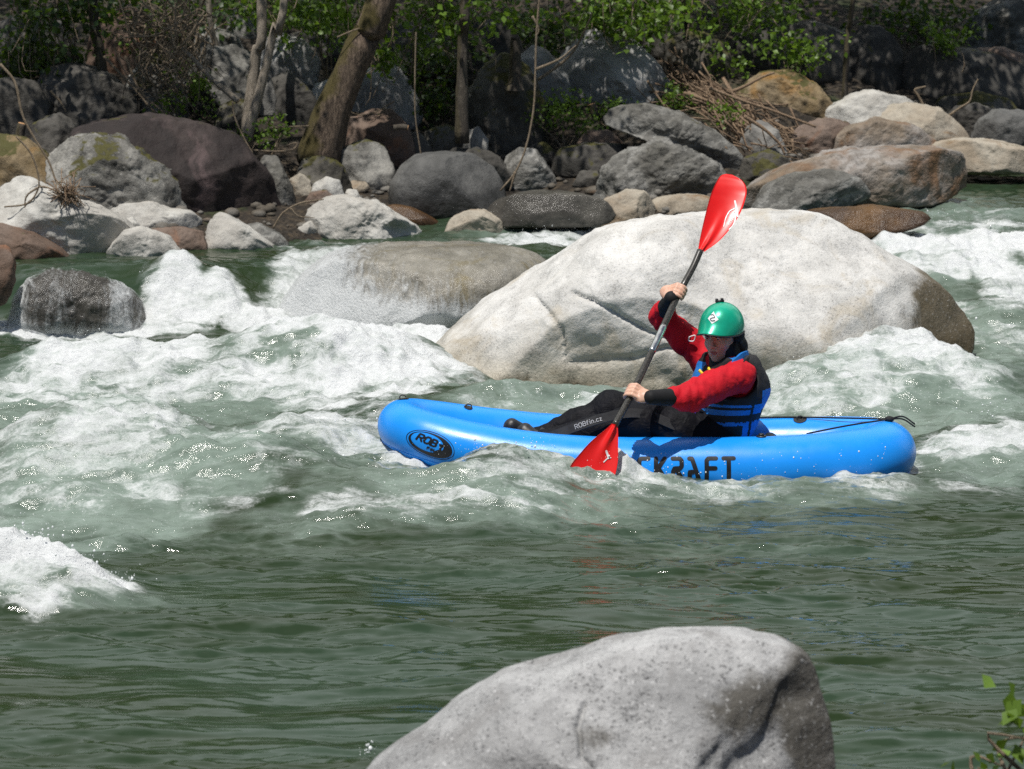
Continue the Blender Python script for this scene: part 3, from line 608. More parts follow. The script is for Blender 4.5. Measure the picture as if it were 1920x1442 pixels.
# ---- left shore
B = [
('long pale slab sloping down to the water at far left', 'white', [(-40, 400), (0, 345), (50, 340), (100, 362), (165, 388), (215, 408), (255, 432), (250, 470), (150, 478), (60, 450), (-40, 440)], dict(fac=2, tk=.6, n=6)),
('low rounded pale rock at the foot of the long pale slab', 'white', [(205, 470), (235, 435), (265, 428), (310, 445), (336, 470), (280, 480)], dict(tk=.9)),
('dark brown wet rock at the waterline in the left corner', 'brown', [(-40, 420), (10, 425), (60, 440), (100, 462), (128, 482), (-40, 486)], dict(tk=.9)),
('ochre orange boulder at the left edge above the pale slab', 'ochre', [(-50, 350), (-50, 270), (0, 256), (40, 265), (75, 288), (100, 318), (106, 345), (60, 360)], dict(Y=6.4, tk=.8)),
('grey lichen spotted boulder with a pointed top on the left shore', 'lichen', [(96, 300), (135, 270), (186, 258), (228, 267), (275, 298), (315, 322), (333, 355), (333, 385), (290, 392), (206, 396), (150, 368), (106, 335)], dict(Y=6.55, n=6, nz=.08, fac=4)),
('big purple brown boulder with a smooth sloping face on the left shore', 'purple', [(133, 247), (200, 228), (262, 220), (333, 227), (400, 240), (442, 257), (478, 298), (507, 335), (526, 383), (522, 418), (430, 418), (333, 390), (220, 370), (140, 300)], dict(Y=7.0, n=6, fac=2, tk=.7, nz=.035, grow=1.02)),
('flat pale cracked rock below the purple brown boulder', 'white', [(206, 398), (235, 384), (288, 380), (312, 394), (350, 396), (370, 413), (352, 432), (316, 432), (232, 408)], dict(Y=6.15, fac=4)),
('small round white rock tucked beside the low pale rock', 'white', [(228, 430), (235, 412), (248, 408), (258, 420), (262, 434)], dict(n=4, Y=5.95)),
('reddish brown rock lying between two pale shore rocks', 'brown', [(288, 432), (333, 428), (375, 436), (384, 466), (340, 470), (296, 450)], dict()),
('white wedge shaped rock with a tan tip at the waterline', 'white', [(390, 452), (396, 425), (414, 403), (432, 408), (468, 430), (518, 460), (450, 467), (400, 466)], dict(fac=4)),
('grey rock half hidden behind the white wedge shaped rock', 'gneiss', [(448, 428), (485, 420), (520, 438), (542, 456), (500, 460)], dict(Y=6.4, n=4)),
('smooth white egg shaped boulder with a shaded hollow at the waterline', 'white', [(580, 432), (590, 396), (618, 377), (655, 373), (700, 382), (735, 402), (768, 420), (789, 440), (730, 448), (640, 448), (592, 446)], dict(n=6, tk=.8, cracks=[([(700, 420), (740, 432), (760, 440)], .05, .04)])),
('small white rock touching the egg shaped boulder on its left', 'white', [(552, 442), (562, 424), (582, 416), (592, 430), (592, 444)], dict(n=4)),
('dark smooth rounded boulder standing in the shallows', 'smooth', [(736, 388), (745, 345), (760, 318), (785, 299), (835, 293), (880, 297), (915, 318), (930, 345), (936, 380), (900, 400), (800, 408)], dict(n=6, fac=0, nz=.02, lump=.04, tk=.9)),
('pale cream rock dome low in the water', 'tan', [(838, 438), (852, 410), (880, 397), (908, 396), (935, 410), (968, 436)], dict(fac=0, lump=.04)),
('wet red brown rock between the dark smooth boulder and the egg shaped one', 'wetbrown', [(722, 398), (735, 385), (770, 390), (808, 408), (832, 422), (770, 426)], dict(n=4)),
('wide submerged dark rock with thin water sliding over it', 'wet', [(915, 410), (935, 380), (980, 364), (1050, 362), (1110, 372), (1145, 388), (1130, 410), (1010, 416)], dict(Y=6.6, tk=.7, nz=.03)),
# ---- foot of the leaning tree
('mossy white patched rock right of the leaning trunk', 'lichen', [(630, 302), (655, 278), (688, 268), (715, 278), (733, 318), (738, 350), (700, 355), (655, 345)], dict(fac=4)),
('round rock with a brown moss cap under the leaning trunk', 'darkmoss', [(562, 330), (575, 302), (605, 296), (638, 312), (652, 345), (645, 372), (590, 372)], dict()),
('small light grey stone at the foot of the moss capped rock', 'white', [(580, 370), (592, 345), (612, 333), (634, 340), (644, 366), (618, 376)], dict(n=4)),
('rusty tan stone left of the light grey stone', 'tan', [(540, 365), (545, 338), (562, 326), (580, 340), (582, 368)], dict(n=4)),
('flat tan stone on top of the small stones by the trunk', 'tan', [(648, 352), (662, 340), (684, 342), (692, 354), (672, 362)], dict(n=4)),
('tiny white stone beside the flat tan stone', 'white', [(644, 372), (652, 356), (668, 357), (678, 374)], dict(n=4)),
('red brown stone at the waterline behind the egg shaped boulder', 'brown', [(568, 382), (585, 362), (610, 358), (628, 374), (615, 388)], dict(n=4)),
('upright grey slab right of the purple brown boulder', 'gneiss', [(486, 330), (494, 296), (520, 300), (545, 350), (552, 382), (530, 384), (505, 350)], dict(fac=3)),
('pale grey block with one shaded face behind the leaning trunk', 'midgrey', [(650, 215), (668, 160), (692, 136), (738, 126), (772, 150), (780, 205), (765, 238), (700, 238)], dict(Y=8.6, fac=4)),
('low brown boulder behind the foot of the leaning trunk', 'brown', [(630, 262), (652, 228), (695, 211), (735, 214), (760, 245), (778, 295), (720, 300), (650, 290)], dict(Y=7.9)),
('small pale stone left of the leaning trunk at mid height', 'white', [(583, 180), (592, 160), (622, 150), (634, 178), (612, 200)], dict(n=4, Y=8.8)),
# ---- centre bank
('tall dark mossy boulder in the middle of the bank', 'darkmoss', [(880, 262), (885, 190), (905, 140), (945, 112), (985, 135), (1012, 190), (1015, 255), (960, 275)], dict(Y=8.4, fac=4, n=6)),
('bluish dark boulder above the tall mossy boulder', 'dark', [(840, 130), (855, 75), (890, 50), (930, 42), (965, 70), (985, 120), (920, 150)], dict(Y=9.4, fac=4)),
('pale grey angular rock right of the tall mossy boulder', 'midgrey', [(985, 170), (975, 120), (992, 88), (1025, 100), (1060, 140), (1068, 172), (1030, 180)], dict(Y=9.0, fac=5)),
('big light grey tilted boulder above the driftwood', 'midgrey', [(1055, 150), (1062, 90), (1100, 66), (1150, 64), (1190, 86), (1228, 128), (1254, 160), (1240, 194), (1160, 194), (1085, 178)], dict(Y=9.3, n=6, fac=4)),
('long grey slab with a dark undercut side below the driftwood', 'gneiss', [(1138, 238), (1160, 210), (1215, 203), (1275, 218), (1330, 248), (1372, 282), (1390, 310), (1372, 326), (1300, 300), (1230, 262), (1170, 250)], dict(Y=7.7, n=6, fac=3, cracks=[([(1160, 252), (1240, 250), (1300, 280), (1350, 310)], .07, .09)])),
('grey folded gneiss boulder at the waterline left of the paddle blade', 'gneiss', [(1122, 368), (1140, 320), (1175, 292), (1228, 276), (1285, 286), (1335, 310), (1358, 340), (1340, 368), (1250, 382), (1160, 384)], dict(n=6, nz=.09, fac=3)),
('tan boulder rising from the water below the folded gneiss', 'tan', [(1115, 412), (1138, 376), (1175, 361), (1205, 364), (1224, 392), (1212, 416), (1150, 424)], dict()),
('low flat tan rock just left of the paddle blade', 'tan', [(1212, 398), (1232, 374), (1275, 367), (1325, 370), (1332, 396), (1280, 404)], dict(n=4)),
('low dark ledge in shade left of the long grey slab', 'dark', [(1040, 318), (1055, 282), (1100, 272), (1165, 273), (1196, 284), (1190, 305), (1110, 322)], dict(Y=7.9)),
('brown rounded rock on the dark ledge', 'brown', [(1080, 275), (1100, 248), (1140, 246), (1172, 270), (1150, 280)], dict(Y=8.3, n=4)),
('grey peaked rock at the end of the hanging branch', 'gneiss', [(942, 352), (955, 300), (976, 282), (1004, 286), (1030, 320), (1052, 355), (1000, 366)], dict(fac=4)),
('dark leaning rock behind the grey peaked rock', 'dark', [(992, 290), (1000, 270), (1025, 272), (1052, 300), (1058, 325), (1030, 330)], dict(Y=8.3, n=4)),
('flat pale topped rock behind the dark smooth boulder', 'dark', [(828, 292), (848, 283), (895, 282), (930, 296), (955, 330), (940, 345), (860, 320)], dict(Y=7.7)),
('grey mossy rock left of the tall mossy boulder', 'darkmoss', [(795, 285), (800, 250), (835, 236), (868, 250), (880, 280), (850, 292)], dict(Y=8.2)),
('small grey rock below the tall mossy boulder', 'grey', [(868, 278), (878, 248), (896, 240), (912, 262), (912, 284)], dict(Y=8.0, n=4)),
('dark rock in the deep shade left of the mossy rock', 'dark', [(750, 300), (755, 258), (785, 250), (808, 280), (800, 305)], dict(Y=8.0, n=4)),
('small dark stone in the shallow pool under the ledge', 'dark', [(1075, 345), (1090, 322), (1118, 322), (1132, 344), (1105, 350)], dict(n=4)),
# ---- right bank
('ochre moss streaked boulder behind the driftwood pile', 'ochre', [(1392, 185), (1405, 155), (1438, 138), (1485, 138), (1525, 160), (1562, 200), (1530, 218), (1440, 212)], dict(Y=9.6, n=6)),
('bright white boulder on the right bank', 'white', [(1545, 235), (1562, 205), (1595, 184), (1630, 175), (1690, 186), (1712, 205), (1670, 238), (1600, 248)], dict(Y=9.2, fac=4)),
('grey tan boulder leaning on the bright white one', 'tan', [(1635, 228), (1660, 203), (1705, 199), (1760, 208), (1795, 240), (1815, 266), (1740, 272), (1660, 250)], dict(Y=8.9, fac=3)),
('olive brown boulder in front of the bright white one', 'gneissbrown', [(1545, 295), (1562, 262), (1600, 238), (1645, 227), (1705, 238), (1748, 270), (1700, 290), (1610, 296)], dict(Y=8.4, fac=4)),
('dark brown rock left of the olive brown boulder', 'brown', [(1490, 268), (1500, 235), (1540, 224), (1588, 232), (1586, 270), (1540, 292)], dict(Y=8.7, fac=4)),
('broad brown streaked rock shelf dipping into the water right of the paddle', 'gneissbrown', [(1395, 392), (1420, 350), (1480, 318), (1560, 292), (1660, 281), (1760, 286), (1805, 310), (1800, 345), (1730, 364), (1620, 372), (1500, 390)], dict(Y=7.0, n=6, tk=.6, fac=2)),
('pale grey block in front of the broad brown rock shelf', 'gneiss', [(1420, 388), (1440, 352), (1490, 330), (1545, 322), (1598, 334), (1625, 366), (1560, 380), (1480, 392)], dict(Y=6.75, fac=4)),
('cream boulder at the waterline near the right edge', 'tan', [(1742, 292), (1765, 268), (1810, 263), (1870, 268), (1940, 284), (1950, 312), (1850, 316), (1780, 312)], dict(Y=8.3)),
('purple grey round boulder at the right edge', 'smooth', [(1825, 262), (1840, 228), (1872, 210), (1915, 212), (1950, 235), (1950, 280), (1870, 280)], dict(Y=9.0, fac=1)),
('dark brown round rock left of the purple grey boulder', 'dark', [(1775, 225), (1795, 204), (1830, 196), (1864, 210), (1868, 235), (1820, 252), (1785, 248)], dict(Y=9.4)),
('dark low rock with the dry forked twig', 'darkmoss', [(1750, 205), (1775, 182), (1830, 174), (1885, 186), (1905, 210), (1830, 214)], dict(Y=9.9)),
('square dark block under the right trees', 'dark', [(1582, 150), (1585, 80), (1612, 58), (1655, 60), (1684, 85), (1685, 145), (1655, 168), (1600, 165)], dict(Y=10.2, fac=5)),
('long black shaded boulder at the upper right', 'dark', [(1678, 175), (1685, 115), (1740, 92), (1820, 98), (1900, 110), (1950, 140), (1950, 195), (1820, 196), (1720, 190)], dict(Y=10.4, fac=3)),
('brown arched rock lying on the long black boulder', 'brown', [(1800, 112), (1830, 94), (1880, 92), (1930, 108), (1935, 135), (1850, 130)], dict(Y=10.3, n=4)),
('layered grey outcrop in the top right corner', 'gneiss', [(1815, 85), (1822, 40), (1860, 12), (1920, -10), (1970, 0), (1970, 100), (1880, 104)], dict(Y=11.2, fac=5, nz=.1)),
('grey rock half buried in the driftwood', 'grey', [(1390, 285), (1396, 245), (1425, 230), (1455, 245), (1472, 280), (1440, 298)], dict(Y=8.3)),
('mossy tan rock below the driftwood at the water', 'darkmoss', [(1388, 325), (1400, 298), (1440, 284), (1475, 300), (1480, 325), (1440, 336)], dict(Y=7.6)),
('dark rock in shade above the driftwood', 'dark', [(1480, 90), (1490, 55), (1530, 45), (1580, 70), (1590, 130), (1530, 150), (1490, 130)], dict(Y=10.6)),
('dark rounded rock under the small white one in the shade', 'dark', [(1370, 110), (1385, 60), (1430, 40), (1470, 60), (1480, 110), (1430, 130)], dict(Y=10.8)),
('small white rock glimpsed in the shade above the driftwood', 'white', [(1404, 92), (1410, 78), (1430, 74), (1436, 90), (1420, 98)], dict(Y=10.1, n=4)),
# ---- upper left bank
('large dark boulder behind the dark trunk', 'dark', [(85, 238), (72, 175), (100, 136), (150, 128), (200, 146), (248, 182), (250, 235), (150, 255)], dict(Y=8.0, fac=3, n=6)),
('dark blue grey boulder at the left edge', 'dark', [(-40, 245), (-40, 165), (10, 150), (60, 160), (86, 200), (78, 240), (30, 256)], dict(Y=8.0, fac=3)),
('black rock in the gap above the ochre boulder', 'dark', [(60, 300), (66, 235), (110, 215), (140, 240), (140, 285), (100, 305)], dict(Y=7.3)),
('grey boulder under the tangled vines', 'lichen', [(240, 222), (246, 150), (280, 112), (315, 118), (345, 160), (350, 215), (300, 240)], dict(Y=8.4, fac=3)),
('tall grey boulder behind the pale twin trunks', 'lichen', [(352, 205), (360, 130), (385, 100), (430, 96), (470, 112), (480, 170), (462, 215), (400, 222)], dict(Y=8.7, fac=4, n=6)),
('mossy rock at the foot of the pale twin trunks', 'darkmoss', [(402, 250), (410, 210), (440, 188), (472, 200), (480, 240), (445, 258)], dict(Y=7.8)),
('pale rounded rock right of the pale twin trunks', 'midgrey', [(478, 165), (486, 92), (520, 68), (565, 82), (592, 112), (588, 148), (545, 165), (510, 180)], dict(Y=9.0, fac=4, n=6)),
('dark shaded boulder beneath the bright leaves', 'dark', [(535, 100), (545, 70), (595, 58), (640, 76), (645, 115), (600, 130)], dict(Y=9.6)),
('dark slanted boulder left of the leaning trunk', 'dark', [(495, 205), (505, 150), (545, 142), (580, 172), (604, 215), (560, 238), (520, 235)], dict(Y=8.3, fac=4)),
('upright pale stone between twin trunks and slanted boulder', 'grey', [(486, 210), (488, 155), (505, 145), (518, 180), (516, 210)], dict(Y=8.1, n=4)),
('grey striped rock at the top behind the thin crooked trunk', 'gneiss', [(370, 95), (372, 62), (400, 52), (440, 66), (455, 92), (410, 102)], dict(Y=9.4, n=4)),
('upper grey rock behind the pale twin trunks', 'grey', [(430, 62), (432, 20), (455, 8), (482, 25), (488, 62), (460, 72)], dict(Y=10.4)),
('dark boulder under the top left leaves', 'dark', [(-30, 130), (-20, 60), (40, 35), (110, 50), (150, 110), (100, 150)], dict(Y=9.2, fac=3)),
('brown boulder high behind the tangled vines', 'brown', [(170, 120), (180, 45), (230, 20), (290, 40), (310, 110), (240, 140)], dict(Y=9.6, fac=3)),
('dark boulder high between the leaning trunk and the centre', 'dark', [(720, 120), (735, 60), (780, 40), (830, 60), (850, 120), (790, 150)], dict(Y=9.6, fac=3)),
('dark boulder high behind the tilted boulder', 'dark', [(1150, 80), (1165, 20), (1210, 0), (1265, 20), (1285, 90), (1220, 110)], dict(Y=10.6, fac=3)),
('grey speckled boulder in the shade right of the tilted one', 'darkmoss', [(1250, 130), (1258, 80), (1300, 60), (1350, 80), (1375, 130), (1310, 150)], dict(Y=10.2, fac=3)),
]
for i, (lab, mt, out, kw) in enumerate(B):
    kw = dict(kw); kw.setdefault('tk', .8); kw.setdefault('q', 3.1); kw['fac'] = kw.get('fac', 3) + (8 if mt not in ('smooth', 'purple') else 1); kw.setdefault('nz', .06); kw.setdefault('lump', .09)
    kw.setdefault('grow', 1.15); small = (max(p[0] for p in out) - min(p[0] for p in out)) < 75
    rock(lab, mt, out, seed=20 + i, name='rock' if small else 'boulder', cat='rock' if small else 'boulder', **kw)

# loose gravel and cobbles between the boulders (uncountable)
g = MB(); rnd = np.random.RandomState(5)
for i in range(520):
    gx_ = rnd.uniform(-4.2, 4.6); d = abs(rnd.normal(0, .45)) + .02
    gy_ = shore(gx_) + d; s = rnd.uniform(.012, .05)
    v, f = ico(1 if s < .04 else 2)
    v = v * s * np.array([rnd.uniform(.8, 1.5), rnd.uniform(.8, 1.4), rnd.uniform(.5, .9)]); v = v + fbm3(v / s * 1.1 + i, 2, 3)[:, None] * s * .3
    a = rnd.uniform(0, 6.3); v = v @ np.array([[math.cos(a), math.sin(a), 0], [-math.sin(a), math.cos(a), 0], [0, 0, 1]])
    g.add(v + [gx_, gy_, float(ground(gx_, gy_)) + s * .2], f.tolist())
for i in range(160):   # shallow gravel under the near corner
    gx_ = rnd.uniform(.75, 2.2); gy_ = rnd.uniform(-6.4, -4.9); s = rnd.uniform(.015, .05); v, f = ico(2)
    v = v * s * np.array([1.2, 1.1, .7]); v = v + fbm3(v / s + i, 2, 3)[:, None] * s * .3
    g.add(v + [gx_, gy_, float(ground(gx_, gy_)) + s * .3], f.tolist())
g.put('gravel', rockmat('cobble', (.10, .085, .065), (.20, .19, .17), .3, stain=(.14, .08, .045), stainamt=.3), kind='stuff')

# ================================================================== TREES, BRANCHES, UNDERGROWTH
def leaves(clumps, size, seed, droop=.3):
    """many small folded leaves; clumps = (centre, radii, count)"""
    rnd = np.random.RandomState(seed); C, S = [], []
    for c, r, n in clumps:
        k = max(3, n // 14); sub = rnd.normal(0, .5, (k, 3)) * np.asarray(r) * 1.0 + c
        i = rnd.randint(0, k, n); C.append(sub[i] + rnd.normal(0, .14, (n, 3)) * np.asarray(r) + rnd.normal(0, size * .8, (n, 3)))
    C = np.vstack(C); n = len(C)
    a = rnd.normal(size=(n, 3)); a[:, 2] -= droop; a = unit3(a)
    nn = rnd.normal(size=(n, 3)) * .6 + [0, -.15, .8]; b = unit3(np.cross(nn, a)); nn = np.cross(a, b)
    L = (size * rnd.uniform(.6, 1.3, n))[:, None]; W = L * .38
    v = np.stack([C, C + a * L * .45 + b * W + nn * L * .08, C + a * L, C + a * L * .45 - b * W + nn * L * .08], 1)
    F = np.arange(n * 4).reshape(n, 4)
    F = np.concatenate([F[:, [0, 1, 2]], F[:, [0, 2, 3]]])
    return v.reshape(-1, 3), F
def limb_set(base, tip, r0, n, seed, ln, mat, parent, name='limb', r1=.25):
    rnd = np.random.RandomState(seed); m = MB()
    base = np.asarray(base, float); tip = np.asarray(tip, float)
    for i in range(n):
        t = rnd.uniform(.0, .95); p = base + (tip - base) * t
        d = unit(np.array([rnd.normal(), rnd.normal(), rnd.uniform(.1, .9)])) * ln * rnd.uniform(.6, 1.2)
        path = smooth_path([p, p + d * .5 + rnd.normal(0, .08, 3) * ln, p + d + rnd.normal(0, .12, 3) * ln], 8)
        m.add(*tube(path, np.linspace(r0, r0 * r1, 8), 6))
    return m.put(name, mat, parent)
def trunk_path(px, Y0, dY=0, n=24): return smooth_path([V(a, b, Y0 + dY * i / max(1, len(px) - 1)) for i, (a, b) in enumerate(px)], n)
def tree(label, px, Y0, r, bark, crowns, lsize, lmat, seed, top, dY=0, sides=14, jit=(.14, .18), extra=None, cat='tree', group=None):
    base = V(px[0][0], px[0][1], Y0); g0 = float(ground(base[0], base[1]))
    P = [V(a, b, Y0 + dY * i / max(1, len(px) - 1)) for i, (a, b) in enumerate(px)]
    P = [P[0] + (P[0] - P[1]) * .25] + P + [np.asarray(top, float)]
    path = smooth_path(P, 40)
    rr = np.linspace(r, r * .5, 40); rr[:6] *= np.linspace(1.3, 1.05, 6)
    T = empty('tree', base, label, cat, group)
    v, f = tube(path, rr, sides, jit=(*jit, seed)); put('trunk', v, f, bark, T)
    if crowns:
        limb_set(path[28], path[-1], r * .32, 12, seed, 1.6, bark, T)
        tw = MB(); rnd = np.random.RandomState(seed + 70)
        for c, r_, n_ in crowns:
            if r_[0] > .5: continue
            for j in range(9):
                a_ = c + np.array([rnd.normal(0, .5) * r_[0], rnd.normal(0, .1), r_[2] + .25]); e_ = c + rnd.normal(0, .55, 3) * r_ - [0, 0, r_[2] * .9]
                tw.add(*tube(smooth_path([a_, (a_ + e_) / 2 + rnd.normal(0, .07, 3), e_, e_ + [rnd.normal(0, .08), 0, -rnd.uniform(.02, .12)]], 12), np.linspace(.006, .0022, 12), 5))
        if tw.n: tw.put('twigs', TWIG, T)
        v, f = leaves(crowns, lsize, seed); put('crown', v, f, lmat, T, smooth=False)
    return T
def up(px, py, Y, h):   # a point above the frame over a photo position
    p = V(px, py, Y); return p + [0, 0, h]
def C3(x, Y, z, r, n): return (np.array([x, Y, z]), np.array(r, float), n)

def SH(px, py, r=(1., .8, .45), n=2600, h=4.4):   # crown clump whose shade falls on a spot of the bank
    c = contact(px, py, surf); t_ = (h - c[2]) / SUN[2]; return (c + SUN * t_, np.array(r, float), n)
# crowns stand above the picture; their lowest sprays hang into it
tree('thick leaning tree trunk with mossy bark on its left side', [(600, 290), (622, 215), (650, 145), (690, 60), (722, -20)], 7.6, .118, BARK,
     [SH(640, 150, n=900), SH(340, 300, (.9, .45, .4), 2600), SH(760, 230), SH(560, 90, n=900),
      (V(640, 30, 8.4), np.array([.28, .3, .16]), 300), (V(560, 20, 8.6), np.array([.3, .3, .14]), 220), (V(780, 20, 8.0), np.array([.34, .3, .13]), 260), (V(930, 25, 8.0), np.array([.40, .3, .12]), 240), (V(840, 60, 8.0), np.array([.30, .3, .20]), 240), (V(720, 110, 7.9), np.array([.10, .1, .20]), 120)], .055, LEAF, 1, (.0, 8.2, 4.6), sides=28, jit=(.07, .22))
tree('pale slender trunk, the left one of the crossing pair', [(462, 262), (470, 190), (480, 100), (490, -20)], 7.7, .040, PALEBARK, [C3(-2.2, 9.4, 4.6, (.9, .8, .6), 900)], .06, LEAF, 2, (-1.9, 8.2, 5.0), sides=10, jit=(.2, .1))
tree('pale slender trunk, the right one of the crossing pair', [(463, 258), (482, 190), (500, 120), (515, 50), (535, -20)], 7.55, .031, PALEBARK, [C3(-1.2, 10.0, 4.9, (.9, .8, .6), 800), (V(465, 5, 8.2), np.array([.16, .2, .10]), 160)], .06, LEAF, 3, (-1.3, 8.0, 5.0), sides=10, jit=(.2, .1))
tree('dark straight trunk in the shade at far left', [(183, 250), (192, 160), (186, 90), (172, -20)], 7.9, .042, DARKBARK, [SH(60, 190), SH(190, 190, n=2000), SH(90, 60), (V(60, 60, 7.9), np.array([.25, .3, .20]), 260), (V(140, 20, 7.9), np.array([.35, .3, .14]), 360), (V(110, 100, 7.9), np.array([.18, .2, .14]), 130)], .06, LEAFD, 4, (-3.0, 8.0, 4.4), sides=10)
tree('thin crooked pale trunk above the striped rock', [(402, 150), (404, 90), (396, 50), (390, -20)], 8.2, .022, PALEBARK, None, .06, LEAF, 5, (-2.2, 8.3, 3.5), sides=8, jit=(.2, .2))
tree('dark upright trunk in front of the tall mossy boulder', [(866, 245), (866, 150), (868, 60), (872, -20)], 7.8, .040, DARKBARK, [SH(880, 230, n=3200), SH(950, 130), SH(820, 120), SH(1060, 290, (.7, .5, .4), 1800), SH(1000, 60)], .06, LEAFD, 6, (-.3, 8.2, 4.4), sides=10)
tree('broken dark snag between the mossy and the angular rock', [(966, 160), (966, 120), (966, 92), (965, 74)], 8.35, .058, DARKBARK, None, .06, LEAF, 7, V(965, 70, 8.35), sides=10, cat='snag')
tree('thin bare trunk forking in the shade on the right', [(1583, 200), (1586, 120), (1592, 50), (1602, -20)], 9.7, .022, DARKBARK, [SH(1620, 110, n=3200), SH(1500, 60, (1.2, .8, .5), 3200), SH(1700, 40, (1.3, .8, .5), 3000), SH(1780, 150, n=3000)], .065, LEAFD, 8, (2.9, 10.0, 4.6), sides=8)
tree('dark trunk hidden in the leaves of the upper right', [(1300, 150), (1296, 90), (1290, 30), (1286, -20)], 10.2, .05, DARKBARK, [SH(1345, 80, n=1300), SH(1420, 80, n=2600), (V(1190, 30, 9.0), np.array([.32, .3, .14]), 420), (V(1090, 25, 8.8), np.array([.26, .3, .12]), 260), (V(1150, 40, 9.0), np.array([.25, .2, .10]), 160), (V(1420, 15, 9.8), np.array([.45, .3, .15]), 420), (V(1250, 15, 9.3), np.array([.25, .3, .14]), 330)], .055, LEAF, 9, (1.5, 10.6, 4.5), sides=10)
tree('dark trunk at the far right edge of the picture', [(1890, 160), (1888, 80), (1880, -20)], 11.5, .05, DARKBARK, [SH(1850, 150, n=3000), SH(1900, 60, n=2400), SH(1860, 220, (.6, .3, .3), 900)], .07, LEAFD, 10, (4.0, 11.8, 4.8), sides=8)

def branch(label, px, Y0, r0, r1, mat=TWIG, dY=0, forks=(), name='branch', cat='branch', group=None, n=30, cutend=False):
    P = [V(a, b, Y0 + dY * i / (len(px) - 1)) for i, (a, b) in enumerate(px)]
    path = smooth_path(P, n); m = MB(); m.add(*tube(path, np.linspace(r0, r1, n), 7, jit=(.05, .2, int(px[0][0]))))
    for f_ in forks:
        Q = smooth_path([V(a, b, Y0) for a, b in f_], 12); m.add(*tube(Q, np.linspace(r1 * 1.6, r1 * .5, 12), 6))
    o = m.put(name, mat, None, org=P[0], label=label, cat=cat, group=group)
    if cutend:
        d = unit(path[0] - path[1]); v, f = tube([path[0], path[0] + d * .004], [r0 * .93, r0 * .93], 12); put('cut_face', v, f, WOOD, o)
    return o
branch('long bare branch hanging down to the water with a forked tip', [(1012, -10), (1006, 60), (1004, 130), (1001, 200), (988, 270), (968, 320), (938, 358)], 7.0, .007, .007, forks=[[(966, 322), (960, 345), (955, 360)], [(1005, 130), (1050, 110), (1080, 85)], [(998, 30), (1010, 55), (1004, 70)]])
branch('bare pale branch slanting up to the right behind the hanging one', [(1008, 150), (1040, 128), (1072, 100), (1095, 60), (1112, 20)], 8.6, .012, .006)
branch('thin dry stem arching over the left shore rocks', [(0, 120), (28, 155), (42, 215), (62, 255), (90, 300), (105, 340)], 6.0, .010, .006)
branch('dry twig lying across the long pale slab', [(30, 255), (58, 288), (72, 330), (70, 358), (50, 382), (8, 388)], 5.6, .006, .005, forks=[[(72, 350), (90, 352), (110, 360)], [(70, 352), (48, 372), (50, 420)]])
branch('thick sawn branch with an orange cut end beside the pale twin trunks', [(447, 190), (420, 168), (392, 143), (362, 110), (340, 90)], 7.5, .022, .014, PALEBARK, cutend=True)
branch('short sawn stump with a pale round cut at the left edge', [(42, 232), (38, 250), (34, 275)], 6.9, .030, .034, DARKBARK, cutend=True, name='stump', cat='stump', n=10)
branch('small sawn log end with a pale cut on the centre bank', [(1109, 196), (1112, 206), (1118, 218)], 8.5, .030, .030, DARKBARK, cutend=True, name='log', cat='log', n=8)
branch('sawn log end with an orange cut behind the mossy patched rock', [(764, 240), (752, 238), (738, 240)], 7.6, .020, .022, DARKBARK, cutend=True, name='log', cat='log', n=8)
branch('curved twig rising from the water beside the egg shaped boulder', [(512, 428), (530, 400), (560, 382), (590, 376), (607, 374)], 6.2, .007, .004, forks=[[(545, 390), (560, 405), (590, 408)]])
branch('dry forked twig standing on the dark low rock', [(1780, 216), (1800, 202), (1818, 190), (1824, 168), (1834, 148)], 9.2, .010, .006)
branch('small crooked dry twig left of the dark low rock', [(1735, 205), (1722, 180), (1716, 168), (1736, 162)], 9.3, .012, .006)
branch('fallen thin branch curving down behind the twin trunks', [(436, 190), (440, 220), (458, 260), (475, 290)], 7.1, .007, .005)
branch('thin twig drooping from the leaves over the dark smooth boulder', [(780, 60), (778, 150), (779, 220), (790, 295)], 7.4, .006, .004)
branch('slim diagonal stick resting on the grey boulder under the vines', [(195, 105), (250, 165), (290, 210), (330, 232)], 7.6, .010, .008)
branch('second slim stick crossing under the tangled vines', [(235, 105), (262, 170), (300, 205), (322, 230)], 7.5, .010, .007)
branch('pale broken stick in front of the dark trunk at far left', [(95, 170), (112, 190), (124, 210)], 7.2, .010, .006)
branch('thin twig arching from the leaning trunk over the mossy rocks', [(740, 190), (690, 215), (652, 205), (640, 160)], 8.0, .005, .004)
branch('bare twig on the left of the leaning trunk', [(632, 70), (660, 58), (697, 46)], 7.5, .006, .004)
branch('short fallen stick at the foot of the twin trunks', [(505, 240), (540, 238), (580, 236)], 7.3, .008, .005)
branch('root curving over the moss at the foot of the leaning trunk', [(475, 282), (520, 284), (550, 280), (556, 268), (530, 275)], 7.2, .008, .006)

